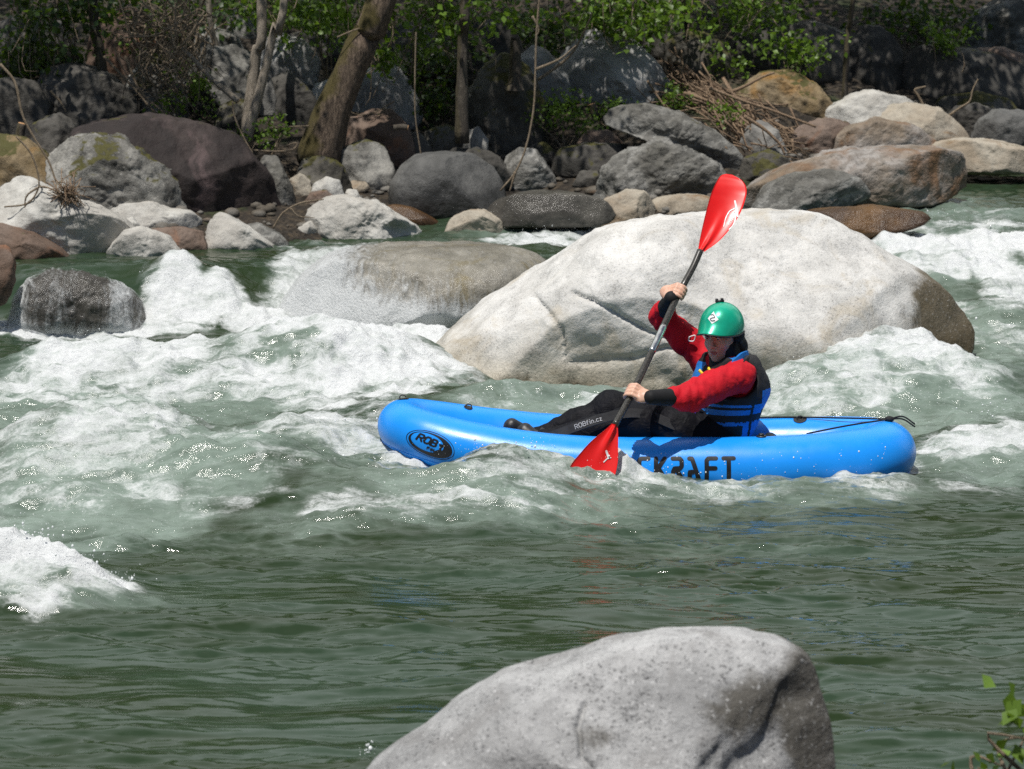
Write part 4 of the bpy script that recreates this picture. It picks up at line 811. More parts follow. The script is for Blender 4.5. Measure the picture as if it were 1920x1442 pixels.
# tangle of dry vines, upper left
vt = empty('vine_tangle', V(320, 225, 7.8), 'tangle of dry pale vines hanging over the grey boulders at the upper left', 'vines')
rnd = np.random.RandomState(3); m = MB()
for i in range(84):
    a = np.array([rnd.uniform(205, 400), rnd.uniform(-30, 60)]); b = np.array([rnd.normal(318, 40), rnd.uniform(40, 130)]); c = np.array([rnd.normal(335, 50), rnd.uniform(120, 235)])
    Y0 = rnd.uniform(7.3, 8.1); k = rnd.normal(0, 22, (2, 2))
    path = smooth_path([V(*a, Y0), V(*((a + b) / 2 + k[0]), Y0 + rnd.normal(0, .1)), V(*b, Y0), V(*((b + c) / 2 + k[1]), Y0 + rnd.normal(0, .1)), V(*c, Y0 + .1)], 26)
    m.add(*tube(path, np.linspace(rnd.uniform(.003, .008), .0025, 26), 5))
m.put('stems', TWIG, vt)
v, f = leaves([(V(330, 190, 7.6), np.array([.2, .15, .2]), 200), (V(380, 180, 7.7), np.array([.14, .15, .16]), 260), (V(250, 60, 7.8), np.array([.3, .2, .2]), 200)], .03, 5); put('leaves', v, f, LEAF, vt, smooth=False)

# driftwood pile on the right bank
dw = MB(); rnd = np.random.RandomState(9)
for i in range(300):
    t_ = rnd.rand(); cx_ = 1255 + 215 * t_ + rnd.normal(0, 22); cy_ = 150 + 125 * t_ ** 1.2 + rnd.normal(0, 17)
    g_ = contact(cx_, cy_ + 8, surf); p = V(cx_, cy_, g_[1] - .05); p[2] = max(p[2], float(ground(p[0], p[1])) + .02)
    an = rnd.normal(-.55, .45); L = rnd.uniform(.05, .26) * (1.6 if rnd.rand() < .08 else 1)
    d = unit([math.cos(an), rnd.normal(0, .35), math.sin(an)]) * L; r_ = rnd.uniform(.003, .010) * (1.9 if rnd.rand() < .06 else 1)
    dw.add(*tube(smooth_path([p - d, p + rnd.normal(0, .02, 3), p + d], 6), np.linspace(r_, r_ * .5, 6), 5))
dwm = barkmat('driftwood', (.19, .12, .075), (.40, .29, .19), 0, 3)
dw.put('driftwood', dwm, None, kind='stuff')
branch('longest weathered driftwood log pointing up right on the pile', [(1365, 175), (1400, 160), (1428, 145), (1452, 136)], 9.0, .014, .008, dwm, name='log', cat='log')
branch('pale driftwood pole running down the pile to the right', [(1330, 165), (1390, 188), (1450, 208), (1530, 238)], 8.3, .012, .008, dwm, name='log', cat='log')
branch('brown driftwood stick hanging off the lower end of the pile', [(1395, 218), (1430, 240), (1460, 268), (1472, 290)], 7.9, .015, .008, dwm, name='log', cat='log')
nest = MB(); rnd = np.random.RandomState(4)
for i in range(60):
    p = V(rnd.normal(128, 10), rnd.normal(362, 9), 5.62); d = unit(rnd.normal(size=3) + [0, 0, -.5]) * rnd.uniform(.04, .14)
    nest.add(*tube([p - d, p + rnd.normal(0, .01, 3), p + d], .003, 4))
nest.put('twig_clump', dwm, None, org=V(128, 380, 5.6), label='clump of dry roots caught on top of the long pale slab', cat='twigs')

# undergrowth: bushes and tufts, each one a thing
def bush(label, px, py, Y, r, n, size, mat, seed, stems=5, cat='bush'):
    c = V(px, py, Y); gz = float(ground(c[0], Y)); base = np.array([c[0], Y, min(gz, c[2] - r[2])])
    T = empty('bush', base, label, cat); m = MB(); rnd = np.random.RandomState(seed)
    for i in range(stems):
        e = c + rnd.normal(0, .5, 3) * np.asarray(r); m.add(*tube(smooth_path([base + rnd.normal(0, .03, 3), (base + e) / 2 + rnd.normal(0, .05, 3), e], 8), np.linspace(.008, .003, 8), 5))
    m.put('stems', TWIG, T)
    v, f = leaves([(c, np.asarray(r), n)], size, seed); put('leaves', v, f, mat, T, smooth=False)
    return T
bush('bright green leafy bush behind the top of the leaning trunk', 620, 35, 9.0, (.30, .3, .20), 800, .04, LEAF, 31)
bush('fresh green bush left of the ochre moss streaked boulder', 1355, 115, 9.6, (.18, .15, .14), 320, .045, LEAF, 32)
bush('leafy bush spreading above the ochre moss streaked boulder', 1500, 95, 9.5, (.26, .2, .12), 420, .045, LEAF, 33)
bush('small green bush on the dark rocks near the right edge', 1780, 70, 10.2, (.18, .15, .12), 300, .04, LEAF, 34)
bush('low green nettles between the tall mossy boulder and the tilted one', 1060, 215, 8.4, (.22, .2, .12), 620, .03, LEAF, 35)
bush('sprig of green growing through the driftwood pile', 1268, 182, 8.9, (.12, .1, .08), 240, .03, LEAF, 36)
bush('small green tuft on the lower driftwood', 1370, 212, 8.2, (.14, .1, .06), 160, .028, LEAF, 37)
bush('green shoots at the foot of the pale twin trunks', 505, 250, 7.3, (.16, .12, .09), 240, .028, LEAF, 38)
bush('ferny tuft in front of the tilted boulder', 1150, 205, 8.6, (.20, .12, .06), 260, .03, LEAF, 39)
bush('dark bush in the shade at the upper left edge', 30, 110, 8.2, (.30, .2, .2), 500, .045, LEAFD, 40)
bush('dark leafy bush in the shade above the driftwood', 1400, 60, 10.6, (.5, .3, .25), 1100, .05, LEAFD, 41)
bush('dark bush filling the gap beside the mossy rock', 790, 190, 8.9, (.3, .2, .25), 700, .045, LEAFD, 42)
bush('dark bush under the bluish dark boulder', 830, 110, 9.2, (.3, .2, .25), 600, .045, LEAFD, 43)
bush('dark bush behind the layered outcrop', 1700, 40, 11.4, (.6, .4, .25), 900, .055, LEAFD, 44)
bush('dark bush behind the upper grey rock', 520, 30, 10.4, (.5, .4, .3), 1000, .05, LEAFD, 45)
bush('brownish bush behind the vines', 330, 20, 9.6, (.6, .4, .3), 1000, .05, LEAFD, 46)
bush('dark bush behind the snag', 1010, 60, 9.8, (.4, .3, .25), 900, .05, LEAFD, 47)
b_ = bush('broad leaved green plant in the lower right corner, out of focus', 1928, 1372, -5.55, (.028, .03, .05), 20, .06, LEAF, 48, 4, cat='plant')
bush('small leafy shoot at the bottom edge right of the front boulder', 1850, 1440, -5.5, (.05, .04, .015), 16, .05, LEAF, 49, 3, cat='plant')
# wooded slope rising behind, seen only as dark reflections and shade
rnd = np.random.RandomState(2); cl = []
for i in range(260):
    x_ = rnd.uniform(-26, 26); y__ = rnd.uniform(13.5, 34); cl.append((np.array([x_, y__, float(ground(x_, y__)) + rnd.uniform(.4, 2.6)]), np.array([1.5, 1.5, 1.5]), 110))
v, f = leaves(cl, .34, 77); put('woodland', v, f, LEAFD, None, smooth=False, kind='stuff')

# ================================================================== THE RAFT
BLUE = plain('blue_coated_fabric', (.010, .28, .88), .32, var=.05, bump=.10, bscale=260, vscale=4, spec=.5)
BLACKR = plain('black_rubber', (.014, .014, .016), .45, var=.3, bump=.2, bscale=200)
BLACKW = plain('black_webbing', (.022, .022, .024), .7, var=.3, bump=.5, bscale=300)
INK = plain('black_ink', (.008, .008, .010), .4, var=.2)
GREYINK = plain('grey_ink', (.30, .30, .31), .6, var=.1)
WHITE = plain('white_print', (.80, .80, .80), .4, var=.05)
XC, RA, RB, RT = .596, 1.092, .275, .14
ZT = .078
raft = empty('inflatable_raft', (XC, 0, -.06), 'bright blue inflatable packraft carrying the paddler through the rapid', 'raft')
def cl_pt(u):
    """tube centreline, u in radians: 0 = stern, pi/2 = far side, pi = bow"""
    c, s = np.cos(u), np.sin(u); e = 2 / 2.7
    x = RA * np.sign(c) * np.abs(c) ** e; y = RB * np.sign(s) * np.abs(s) ** (2 / 2.3)
    k = -x / RA; z = ZT + .150 * np.clip((k - .05) / .95, 0, 1) ** 2.0 + .028 * np.clip((-k - .45) / .55, 0, 1) ** 1.5
    return np.stack([XC + x, y, z], -1)
uu = np.linspace(0, 2 * np.pi, 4001); Pd = cl_pt(uu)
sd = np.r_[0, np.cumsum(np.linalg.norm(np.diff(Pd, axis=0), axis=1))]; SL = sd[-1]
NS = 260
Cs = np.array([np.interp(np.linspace(0, SL, NS, endpoint=False), sd, Pd[:, k]) for k in range(3)]).T
for _ in range(6): Cs = (np.roll(Cs, 1, 0) + 2 * Cs + np.roll(Cs, -1, 0)) / 4
Ts = np.roll(Cs, -1, 0) - np.roll(Cs, 1, 0); Ts /= np.linalg.norm(Ts, axis=1)[:, None]
No = np.cross(Ts, [0, 0, 1.]); No /= np.linalg.norm(No, axis=1)[:, None]   # outward
Ub = np.cross(No, Ts)
Rs = RT - .026 * np.clip((XC - Cs[:, 0]) / RA, 0, 1) ** 2
def raft_pt(s, phi, off=0.):
    """s = index along the tube, phi = angle from outward towards up"""
    s = np.asarray(s, float) % NS; i = np.floor(s).astype(int) % NS; f = (s - np.floor(s))[..., None]; j = (i + 1) % NS
    g = lambda A: A[i] * (1 - f) + A[j] * f
    r = (g(Rs[:, None]) + off); phi = np.asarray(phi, float)[..., None]
    return g(Cs) + r * (np.cos(phi) * g(No) + np.sin(phi) * g(Ub))
nph = 40
S_, PH = np.meshgrid(np.arange(NS), np.linspace(0, 2 * np.pi, nph, endpoint=False), indexing='ij')
pv = raft_pt(S_.ravel(), PH.ravel())
pv = pv + unit3(pv - np.repeat(Cs, nph, 0)) * (.0012 * fbm3(pv * 9, 3, 2))[:, None]
F = np.array([(i * nph + k, i * nph + (k + 1) % nph, ((i + 1) % NS) * nph + (k + 1) % nph, ((i + 1) % NS) * nph + k) for i in range(NS) for k in range(nph)])
put('tube', pv, F[:, ::-1], BLUE, raft)
# seams: thin raised welds, outside and under the tube
for ph in (-.62, 2.6):
    path = raft_pt(np.arange(NS + 1), np.full(NS + 1, ph), .0005); v, f = tube(path, .0022, 6); put('seam', v, f, BLUE, raft)
fl = MB(); inner = Cs - No * .03; fl.v = [np.vstack([np.c_[inner[:, :2], inner[:, 2] - .10], [[XC, 0, -.035]]])]; fl.f = [(i, (i + 1) % NS, NS) for i in range(NS)]; fl.put('floor', BLUE, raft)
v, f = ell((.98, 0, .055), (.21, .19, .07), n=4); put('seat', v, f, BLACKR, raft)
v, f = ell((1.17, 0, .10), (.05, .17, .09), n=4); put('backrest', v, f, BLACKR, raft)
# index along the near side for a world x
near = np.where(No[:, 1] < -.2)[0]
def s_at(x): o = near[np.argsort(Cs[near, 0])]; return np.interp(x, Cs[o, 0], o)
# --- drawn lettering: strokes on a unit square, laid on a surface
GL = {
 'P': [[(0, 0), (0, 1), (.5, 1), (.62, .85), (.62, .6), (.5, .48), (0, .48)]], 'A': [[(-.02, 1), (.16, 1), (.62, 0)], [(.0, 0), (.0, .32), (.22, .32)]],
 'C': [[(.65, 1), (.12, 1), (0, .88), (0, .12), (.12, 0), (.65, 0)]], 'K': [[(0, 1), (0, 0)], [(.62, 1), (.16, .52), (.62, 0)]],
 'r2': [[(0, 1), (.5, 1), (.62, .88), (.62, .62), (.5, .5), (.12, .5), (.02, .34), (.02, .0)], [(.2, .5), (.65, 0)]],
 'F': [[(.65, 1), (.12, 1), (0, .88), (0, 0)], [(.06, .5), (.6, .5)]], 'T': [[(0, 1), (.7, 1)], [(.35, 1), (.35, 0)]],
 'R': [[(0, 0), (0, 1), (.5, 1), (.64, .86), (.64, .62), (.5, .48), (0, .48)], [(.3, .48), (.66, 0)]],
 'O': [[(.18, 0), (0, .2), (0, .8), (.18, 1), (.5, 1), (.68, .8), (.68, .2), (.5, 0), (.18, 0)]],
 'B': [[(0, 0), (0, 1), (.46, 1), (.6, .88), (.6, .62), (.46, .52), (0, .52)], [(.46, .52), (.65, .4), (.65, .12), (.5, 0), (0, 0)]],
 'i': [[(.1, 0), (.1, .62)], [(.1, .92), (.1, .98)]], 'N': [[(0, 0), (0, 1), (.6, 0), (.6, 1)]], 'I': [[(.1, 0), (.1, 1)]],
 'o': [[(.12, 0), (0, .16), (0, .5), (.12, .64), (.38, .64), (.5, .5), (.5, .16), (.38, 0), (.12, 0)]], 'b': [[(0, 1), (0, 0), (.38, 0), (.5, .16), (.5, .5), (.38, .64), (0, .64)]],
 'e': [[(0, .33), (.5, .33), (.5, .52), (.38, .64), (.12, .64), (0, .5), (0, .14), (.12, 0), (.46, .02)]], 'r': [[(0, 0), (0, .64)], [(0, .44), (.14, .62), (.34, .62)]],
 'f': [[(.12, 0), (.12, .86), (.24, 1), (.38, .98)], [(0, .64), (.34, .64)]], 'n': [[(0, 0), (0, .64)], [(0, .46), (.14, .64), (.34, .64), (.46, .5), (.46, 0)]],
 '.': [[(.08, 0), (.08, .05)]], 'c': [[(.44, .56), (.34, .64), (.12, .64), (0, .5), (0, .14), (.12, 0), (.34, 0), (.44, .08)]], 'z': [[(0, .64), (.44, .64), (0, 0), (.44, 0)]],
 'S': [[(.6, .85), (.45, 1), (.15, 1), (0, .85), (0, .65), (.15, .52), (.45, .48), (.6, .35), (.6, .15), (.45, 0), (.15, 0), (0, .15)]],
}
GW = {'i': .2, 'I': .2, '.': .16, 'r': .36, 'f': .4, 'c': .48, 'z': .48, 'n': .5, 'o': .54, 'b': .54, 'e': .54}
def text_strokes(s, h, gap=.3, slant=0., wk=1.):
    x0 = 0; out = []
    for ch in s:
        if ch == ' ': x0 += .5; continue
        for st in GL[ch]: out.append(np.array([((x0 + a * wk + slant * b) * h, b * h) for a, b in st]))
        x0 += GW.get(ch, .66) * wk + gap
    return out, (x0 - gap) * h
def ribbon(m, st, w, surf_, step=.004, lift=.0015):
    """one stroke of width w with round ends, its points laid on surf_(a, b, lift)"""
    st = np.asarray(st, float); pts = [st[0]]
    for a, b in zip(st[:-1], st[1:]):
        n = max(1, int(np.linalg.norm(b - a) / step)); pts += [a + (b - a) * k / n for k in range(1, n + 1)]
    p = np.array(pts)
    if len(p) == 1: p = np.vstack([p, p + 1e-4])
    t_ = unit3(np.c_[np.gradient(p, axis=0), np.zeros(len(p))])[:, :2]; nrm = np.c_[-t_[:, 1], t_[:, 0]]
    L = p + nrm * w / 2; R = p - nrm * w / 2; n = len(p)
    q = np.vstack([L, p, R]); v = surf_(q[:, 0], q[:, 1], lift)
    m.add(v, [(i, i + 1, n + i + 1, n + i) for i in range(n - 1)] + [(n + i, n + i + 1, 2 * n + i + 1, 2 * n + i) for i in range(n - 1)])
    for e, sgn in ((0, -1), (n - 1, 1)):
        a0 = math.atan2(t_[e][1], t_[e][0]) * 1.; an = np.linspace(-np.pi / 2, np.pi / 2, 7) + (a0 if sgn > 0 else a0 + np.pi)
        q = np.vstack([[p[e]], p[e] + w / 2 * np.c_[np.cos(an), np.sin(an)]]); m.add(surf_(q[:, 0], q[:, 1], lift), [(0, k, k + 1) for k in range(1, 7)])
def side_surf(x0, phi0):   # a runs to the right along the near tube, b upwards round it
    s0 = s_at(x0); ds = SL / NS; sg = 1 if Cs[int(s0) + 3, 0] > Cs[int(s0), 0] else -1
    return lambda a, b, l: raft_pt(s0 + sg * np.asarray(a) / ds, phi0 + np.asarray(b) / RT, l)
m = MB(); sf_ = side_surf(V(1136, 890, -.4)[0], -.12)
x0 = 0
for ch in ('P', 'A', 'C', 'K', 'r2', 'A', 'F', 'T'):
    for st in GL[ch]: ribbon(m, np.array([((x0 + a) * .062, b * .088) for a, b in st]), .019, sf_)
    x0 += 1.18
m.put('lettering', INK, raft)
# bow badge: thin ring, black field with a fin shaped tail, name in a blue oval
bx = V(825, 818, -.3)[0]; bs = side_surf(bx, .06)
def rot2(a, b, an=-.16): return a * math.cos(an) - b * math.sin(an), a * math.sin(an) + b * math.cos(an)
def bsr(a, b, l):
    A, Bq = rot2(np.asarray(a, float), np.asarray(b, float)); return bs(A, Bq, l)
m = MB(); an = np.linspace(0, 2 * np.pi, 61)
ribbon(m, np.c_[.102 * np.cos(an), .066 * np.sin(an)], .0028, bsr, .003, .0012)
o_, i_ = np.c_[.094 * np.cos(an), .059 * np.sin(an)], np.c_[-.016 + .070 * np.cos(an), .006 + .046 * np.sin(an)]
K = 6
for k in range(K):
    a = o_ * (1 - k / K) + i_ * k / K; b = o_ * (1 - (k + 1) / K) + i_ * (k + 1) / K
    q = np.vstack([a, b]); m.add(bsr(q[:, 0], q[:, 1], .0012), [(j, j + 1, 61 + j + 1, 61 + j) for j in range(60)])
tail = np.array([(.030, -.040), (.060, -.022), (.046, .004), (.058, .030), (.030, .022), (.040, -.004), (.020, -.026)])
q = np.vstack([tail, tail.mean(0)]); m.add(bsr(q[:, 0], q[:, 1], .0015), [(k, (k + 1) % 7, 7) for k in range(7)])
st, wd = text_strokes('ROB', .033, .24, .12)
for s_ in st: ribbon(m, s_ + [-.062, .000], .0088, bsr, .003)
st, wd = text_strokes('F', .013, .3); st2, _ = text_strokes('iN', .013, .3)
for s_ in st: ribbon(m, s_ + [-.008, -.026], .0042, bsr, .002)
for s_ in st2: ribbon(m, s_ + [.006, -.026], .0042, bsr, .002)
m.put('badge', INK, raft)
# cords, rings, valve
far = np.where(No[:, 1] > .2)[0]
def sf_at(x): o = far[np.argsort(Cs[far, 0])]; return np.interp(x, Cs[o, 0], o)
def top(x, side, off=.004, ph=1.5): return raft_pt(np.array([s_at(x) if side < 0 else sf_at(x)]), np.array([ph]), off)[0]
knot = raft_pt(np.array([0.]), np.array([1.45]), .010)[0]
a1 = top(V(1412, 798, .2)[0], 1, .006, 1.75); a2 = top(V(1505, 797, .2)[0], 1, .006, 1.75)
v, f = tube(smooth_path([a1, a2, knot], 30), .0042, 6); put('grab_line', v, f, BLACKW, raft)
b1 = top(V(1520, 822, -.2)[0], -1, .004, 1.95)
v, f = tube(smooth_path([b1, (b1 + knot) / 2 + [0, 0, .004], knot], 24), .0042, 6); put('grab_line', v, f, BLACKW, raft)
m = MB(); m.add(*ell(knot, (.022, .02, .014)))
for dz in (0, .012): m.add(*tube(smooth_path([knot, knot + [.06, .0, .012 - dz], knot + [.115, -.01, -.022 - dz]], 12), .004, 6))
m.put('knot', BLACKW, raft)
def patch(x, side, ph, r):
    s0 = s_at(x) if side < 0 else sf_at(x); a = np.linspace(0, 2 * np.pi, 25)[:-1]; ds = SL / NS
    v = np.vstack([raft_pt(np.array([s0]), np.array([ph]), .003)] + [raft_pt(s0 + r * k * np.cos(a) / ds, ph + r * k * np.sin(a) / RT, .003) for k in (.5, 1)])
    F = [(0, 1 + k, 1 + (k + 1) % 24) for k in range(24)] + [(1 + k, 25 + k, 25 + (k + 1) % 24, 1 + (k + 1) % 24) for k in range(24)]
    return v, F
for x_, sd_, ph_, r_ in ((V(1505, 797, .2)[0], 1, 1.85, .032), (V(1410, 797, .2)[0], 1, 1.8, .03), (V(757, 750, 0)[0], 1, 1.5, .03), (V(862, 785, -.1)[0], 1, 1.9, .022)):
    o = put('ring_patch', *patch(x_, sd_, ph_, r_), BLACKR, raft)
    c = top(x_, sd_, .007, ph_); tt = np.linspace(0, 2 * np.pi, 17); v, f = tube(np.c_[c[0] + .014 * np.cos(tt), c[1] + .004 * np.sin(tt), c[2] + .010 * np.sin(tt)], .003, 6); put('ring', v, f, BLACKR, o)
vx = V(1428, 822, -.25)[0]; p = top(vx, -1, 0, 1.6); m = MB(); m.add(*tube([p - [0, 0, .004], p + [0, 0, .006]], [.024, .022], 18)); m.add(*tube([p + [0, 0, .006], p + [0, 0, .014]], [.013, .012], 14)); m.put('valve', BLACKR, raft)

# ================================================================== THE PADDLE
RED = plain('red_blade_plastic', (.74, .010, .008), .36, var=.05, vscale=3, coat=.06)
t = NT('carbon'); vv = t.n('TexCoord').outputs['Object']
t.B(Base_Color=t.mix(t.ss(t.noise(vv, 160, 3), .35, .7), (.018, .017, .015), (.07, .065, .055)), Roughness=.28); CARBON = t.m
ALU = plain('brushed_metal', (.62, .61, .58), .28, metal=1., var=.1, bump=.1)
PAD = [(1313, 470, .19), (1300, 500, .135), (1284, 530, .075), (1270, 556, .025), (1222, 660, -.25), (1185, 738, -.44), (1153, 797, -.575)]
PP = [V(*a) for a in PAD]
paddle = empty('kayak_paddle', PP[4], 'red bladed paddle with a dark bent shaft held upright by the paddler', 'paddle')
shaft_path = smooth_path(PP, 90)
v, f = tube(shaft_path, .0152, 16); put('shaft', v, f, CARBON, paddle)
A_, B_ = V(1241, 610, -.115), V(1219, 662, -.25)
# silver sleeve at the middle joint
k0 = np.argmin(np.linalg.norm(shaft_path - A_, axis=1)); k1 = np.argmin(np.linalg.norm(shaft_path - B_, axis=1))
v, f = tube(shaft_path[min(k0, k1):max(k0, k1) + 1], .0164, 18); put('ferrule', v, f, ALU, paddle)
def blade(left, right, Ya, Yb, neck, cup, ridge, sgn=1):
    """left/right photo edges from the neck to the tip; the dished sheet gets 5 mm thickness"""
    n, mm = 44, 21
    Lp = smooth_path(np.c_[np.array(left, float), np.zeros(len(left))], n)[:, :2]; Rp = smooth_path(np.c_[np.array(right, float), np.zeros(len(right))], n)[:, :2]
    fr = []
    for i in range(n):
        Y = Ya + (Yb - Ya) * i / (n - 1); a, b = V(*Lp[i], Y), V(*Rp[i], Y)
        for k in range(mm):
            u = k / (mm - 1); p = a * (1 - u) + b * u; s = 2 * u - 1; t_ = i / (n - 1)
            y = cup * (1 - s * s) * math.sin(math.pi * min(1, t_ * 1.1)) - ridge * math.exp(-(s / .28) ** 2) * (1 - sm(t_, .0, .62))
            fr.append(p + np.array([0, y, 0]))
    fr = np.array(fr); bk = fr + [0, .005, 0]
    F = [(i * mm + k, i * mm + k + 1, (i + 1) * mm + k + 1, (i + 1) * mm + k) for i in range(n - 1) for k in range(mm - 1)]
    N0 = len(fr); G = [tuple(a + N0 for a in f_[::-1]) for f_ in F]
    rim = [i * mm for i in range(n)] + [(n - 1) * mm + k for k in range(1, mm)] + [i * mm + mm - 1 for i in range(n - 2, -1, -1)] + [k for k in range(mm - 2, 0, -1)]
    H = [(rim[j], rim[j] + N0, rim[(j + 1) % len(rim)] + N0, rim[(j + 1) % len(rim)]) for j in range(len(rim))]
    return np.vstack([fr, bk]), F + G + H, fr.reshape(n, mm, 3)
v, f, fr = blade([(1309, 468), (1314, 440), (1322, 405), (1333, 365), (1344, 340), (1352, 329), (1362, 326)], [(1321, 472), (1348, 452), (1372, 425), (1390, 395), (1400, 360), (1393, 340), (1372, 327)], .19, .44, None, .020, .016)
ub = put('blade', v, f, RED, paddle)
bl = fr
def blade_surf(fr, flip=False):
    n, mm = fr.shape[:2]
    def g(a, b, l):   # a across 0..1 , b along 0..1
        a = np.clip(np.asarray(a), 0, 1) * (mm - 1.001); b = np.clip(np.asarray(b), 0, 1) * (n - 1.001)
        i, k = np.floor(b).astype(int), np.floor(a).astype(int); fb, fa = (b - i)[:, None], (a - k)[:, None]
        return (fr[i, k] * (1 - fa) + fr[i, k + 1] * fa) * (1 - fb) + (fr[i + 1, k] * (1 - fa) + fr[i + 1, k + 1] * fa) * fb + [0, -.0022, 0]
    return g
def px_on_blade(fr):   # lay strokes given as photo positions on the blade face
    g = fr.reshape(-1, 3)
    def f(a, b, l):
        out = []
        for x_, y_ in zip(np.atleast_1d(a), np.atleast_1d(b)):
            d = ray(x_, y_); c = np.array([0, CAMY, CAMZ]); t_ = (g[:, 1] - CAMY) / d[1]
            q = c + t_[:, None] * d; e = np.linalg.norm(q - g, axis=1); ii = np.argsort(e)[:6]; wgt = 1 / (e[ii] + 1e-4)
            Yq = (g[ii, 1] * wgt).sum() / wgt.sum(); out.append(V(x_, y_, Yq) + [0, -.003, 0])
        return np.array(out)
    return f
m = MB(); pb = px_on_blade(fr)
for st, w_ in ([[(1378, 377), (1381, 392), (1383, 405)], 3.2], [[(1379, 390), (1368, 396), (1361, 408), (1357, 424)], 1.8], [[(1380, 396), (1379, 410), (1374, 422), (1367, 430)], 1.8],
               [[(1377, 397), (1374, 401), (1376, 404)], 1.1], [[(1372, 402), (1375, 409)], 1.1], [[(1373, 407), (1371, 410), (1374, 412)], 1.1], [[(1369, 408), (1368, 413), (1371, 414)], 1.1], [[(1366, 412), (1368, 417)], 1.1], [[(1365, 415), (1366, 421)], 1.1]):
    ribbon(m, smooth_path(np.c_[np.array(st, float), np.zeros(len(st))], 14)[:, :2], w_, pb, 1.2)
m.put('logo', WHITE, ub)
v, f, fr = blade([(1149, 793), (1135, 806), (1108, 828), (1088, 850), (1070, 873), (1060, 900), (1062, 925), (1078, 945)], [(1158, 797), (1159, 815), (1159, 840), (1158, 868), (1150, 900), (1135, 925), (1115, 942), (1088, 948)], -.575, -.70, None, .014, .022)
lb = put('blade', v, f, RED, paddle); m = MB(); pb = px_on_blade(fr)
ribbon(m, np.array([(1137, 846), (1141, 858)], float), 4, pb, 1.2); ribbon(m, np.array([(1132, 866), (1138, 860), (1145, 858)], float), 2, pb, 1.2); m.put('logo', WHITE, lb)

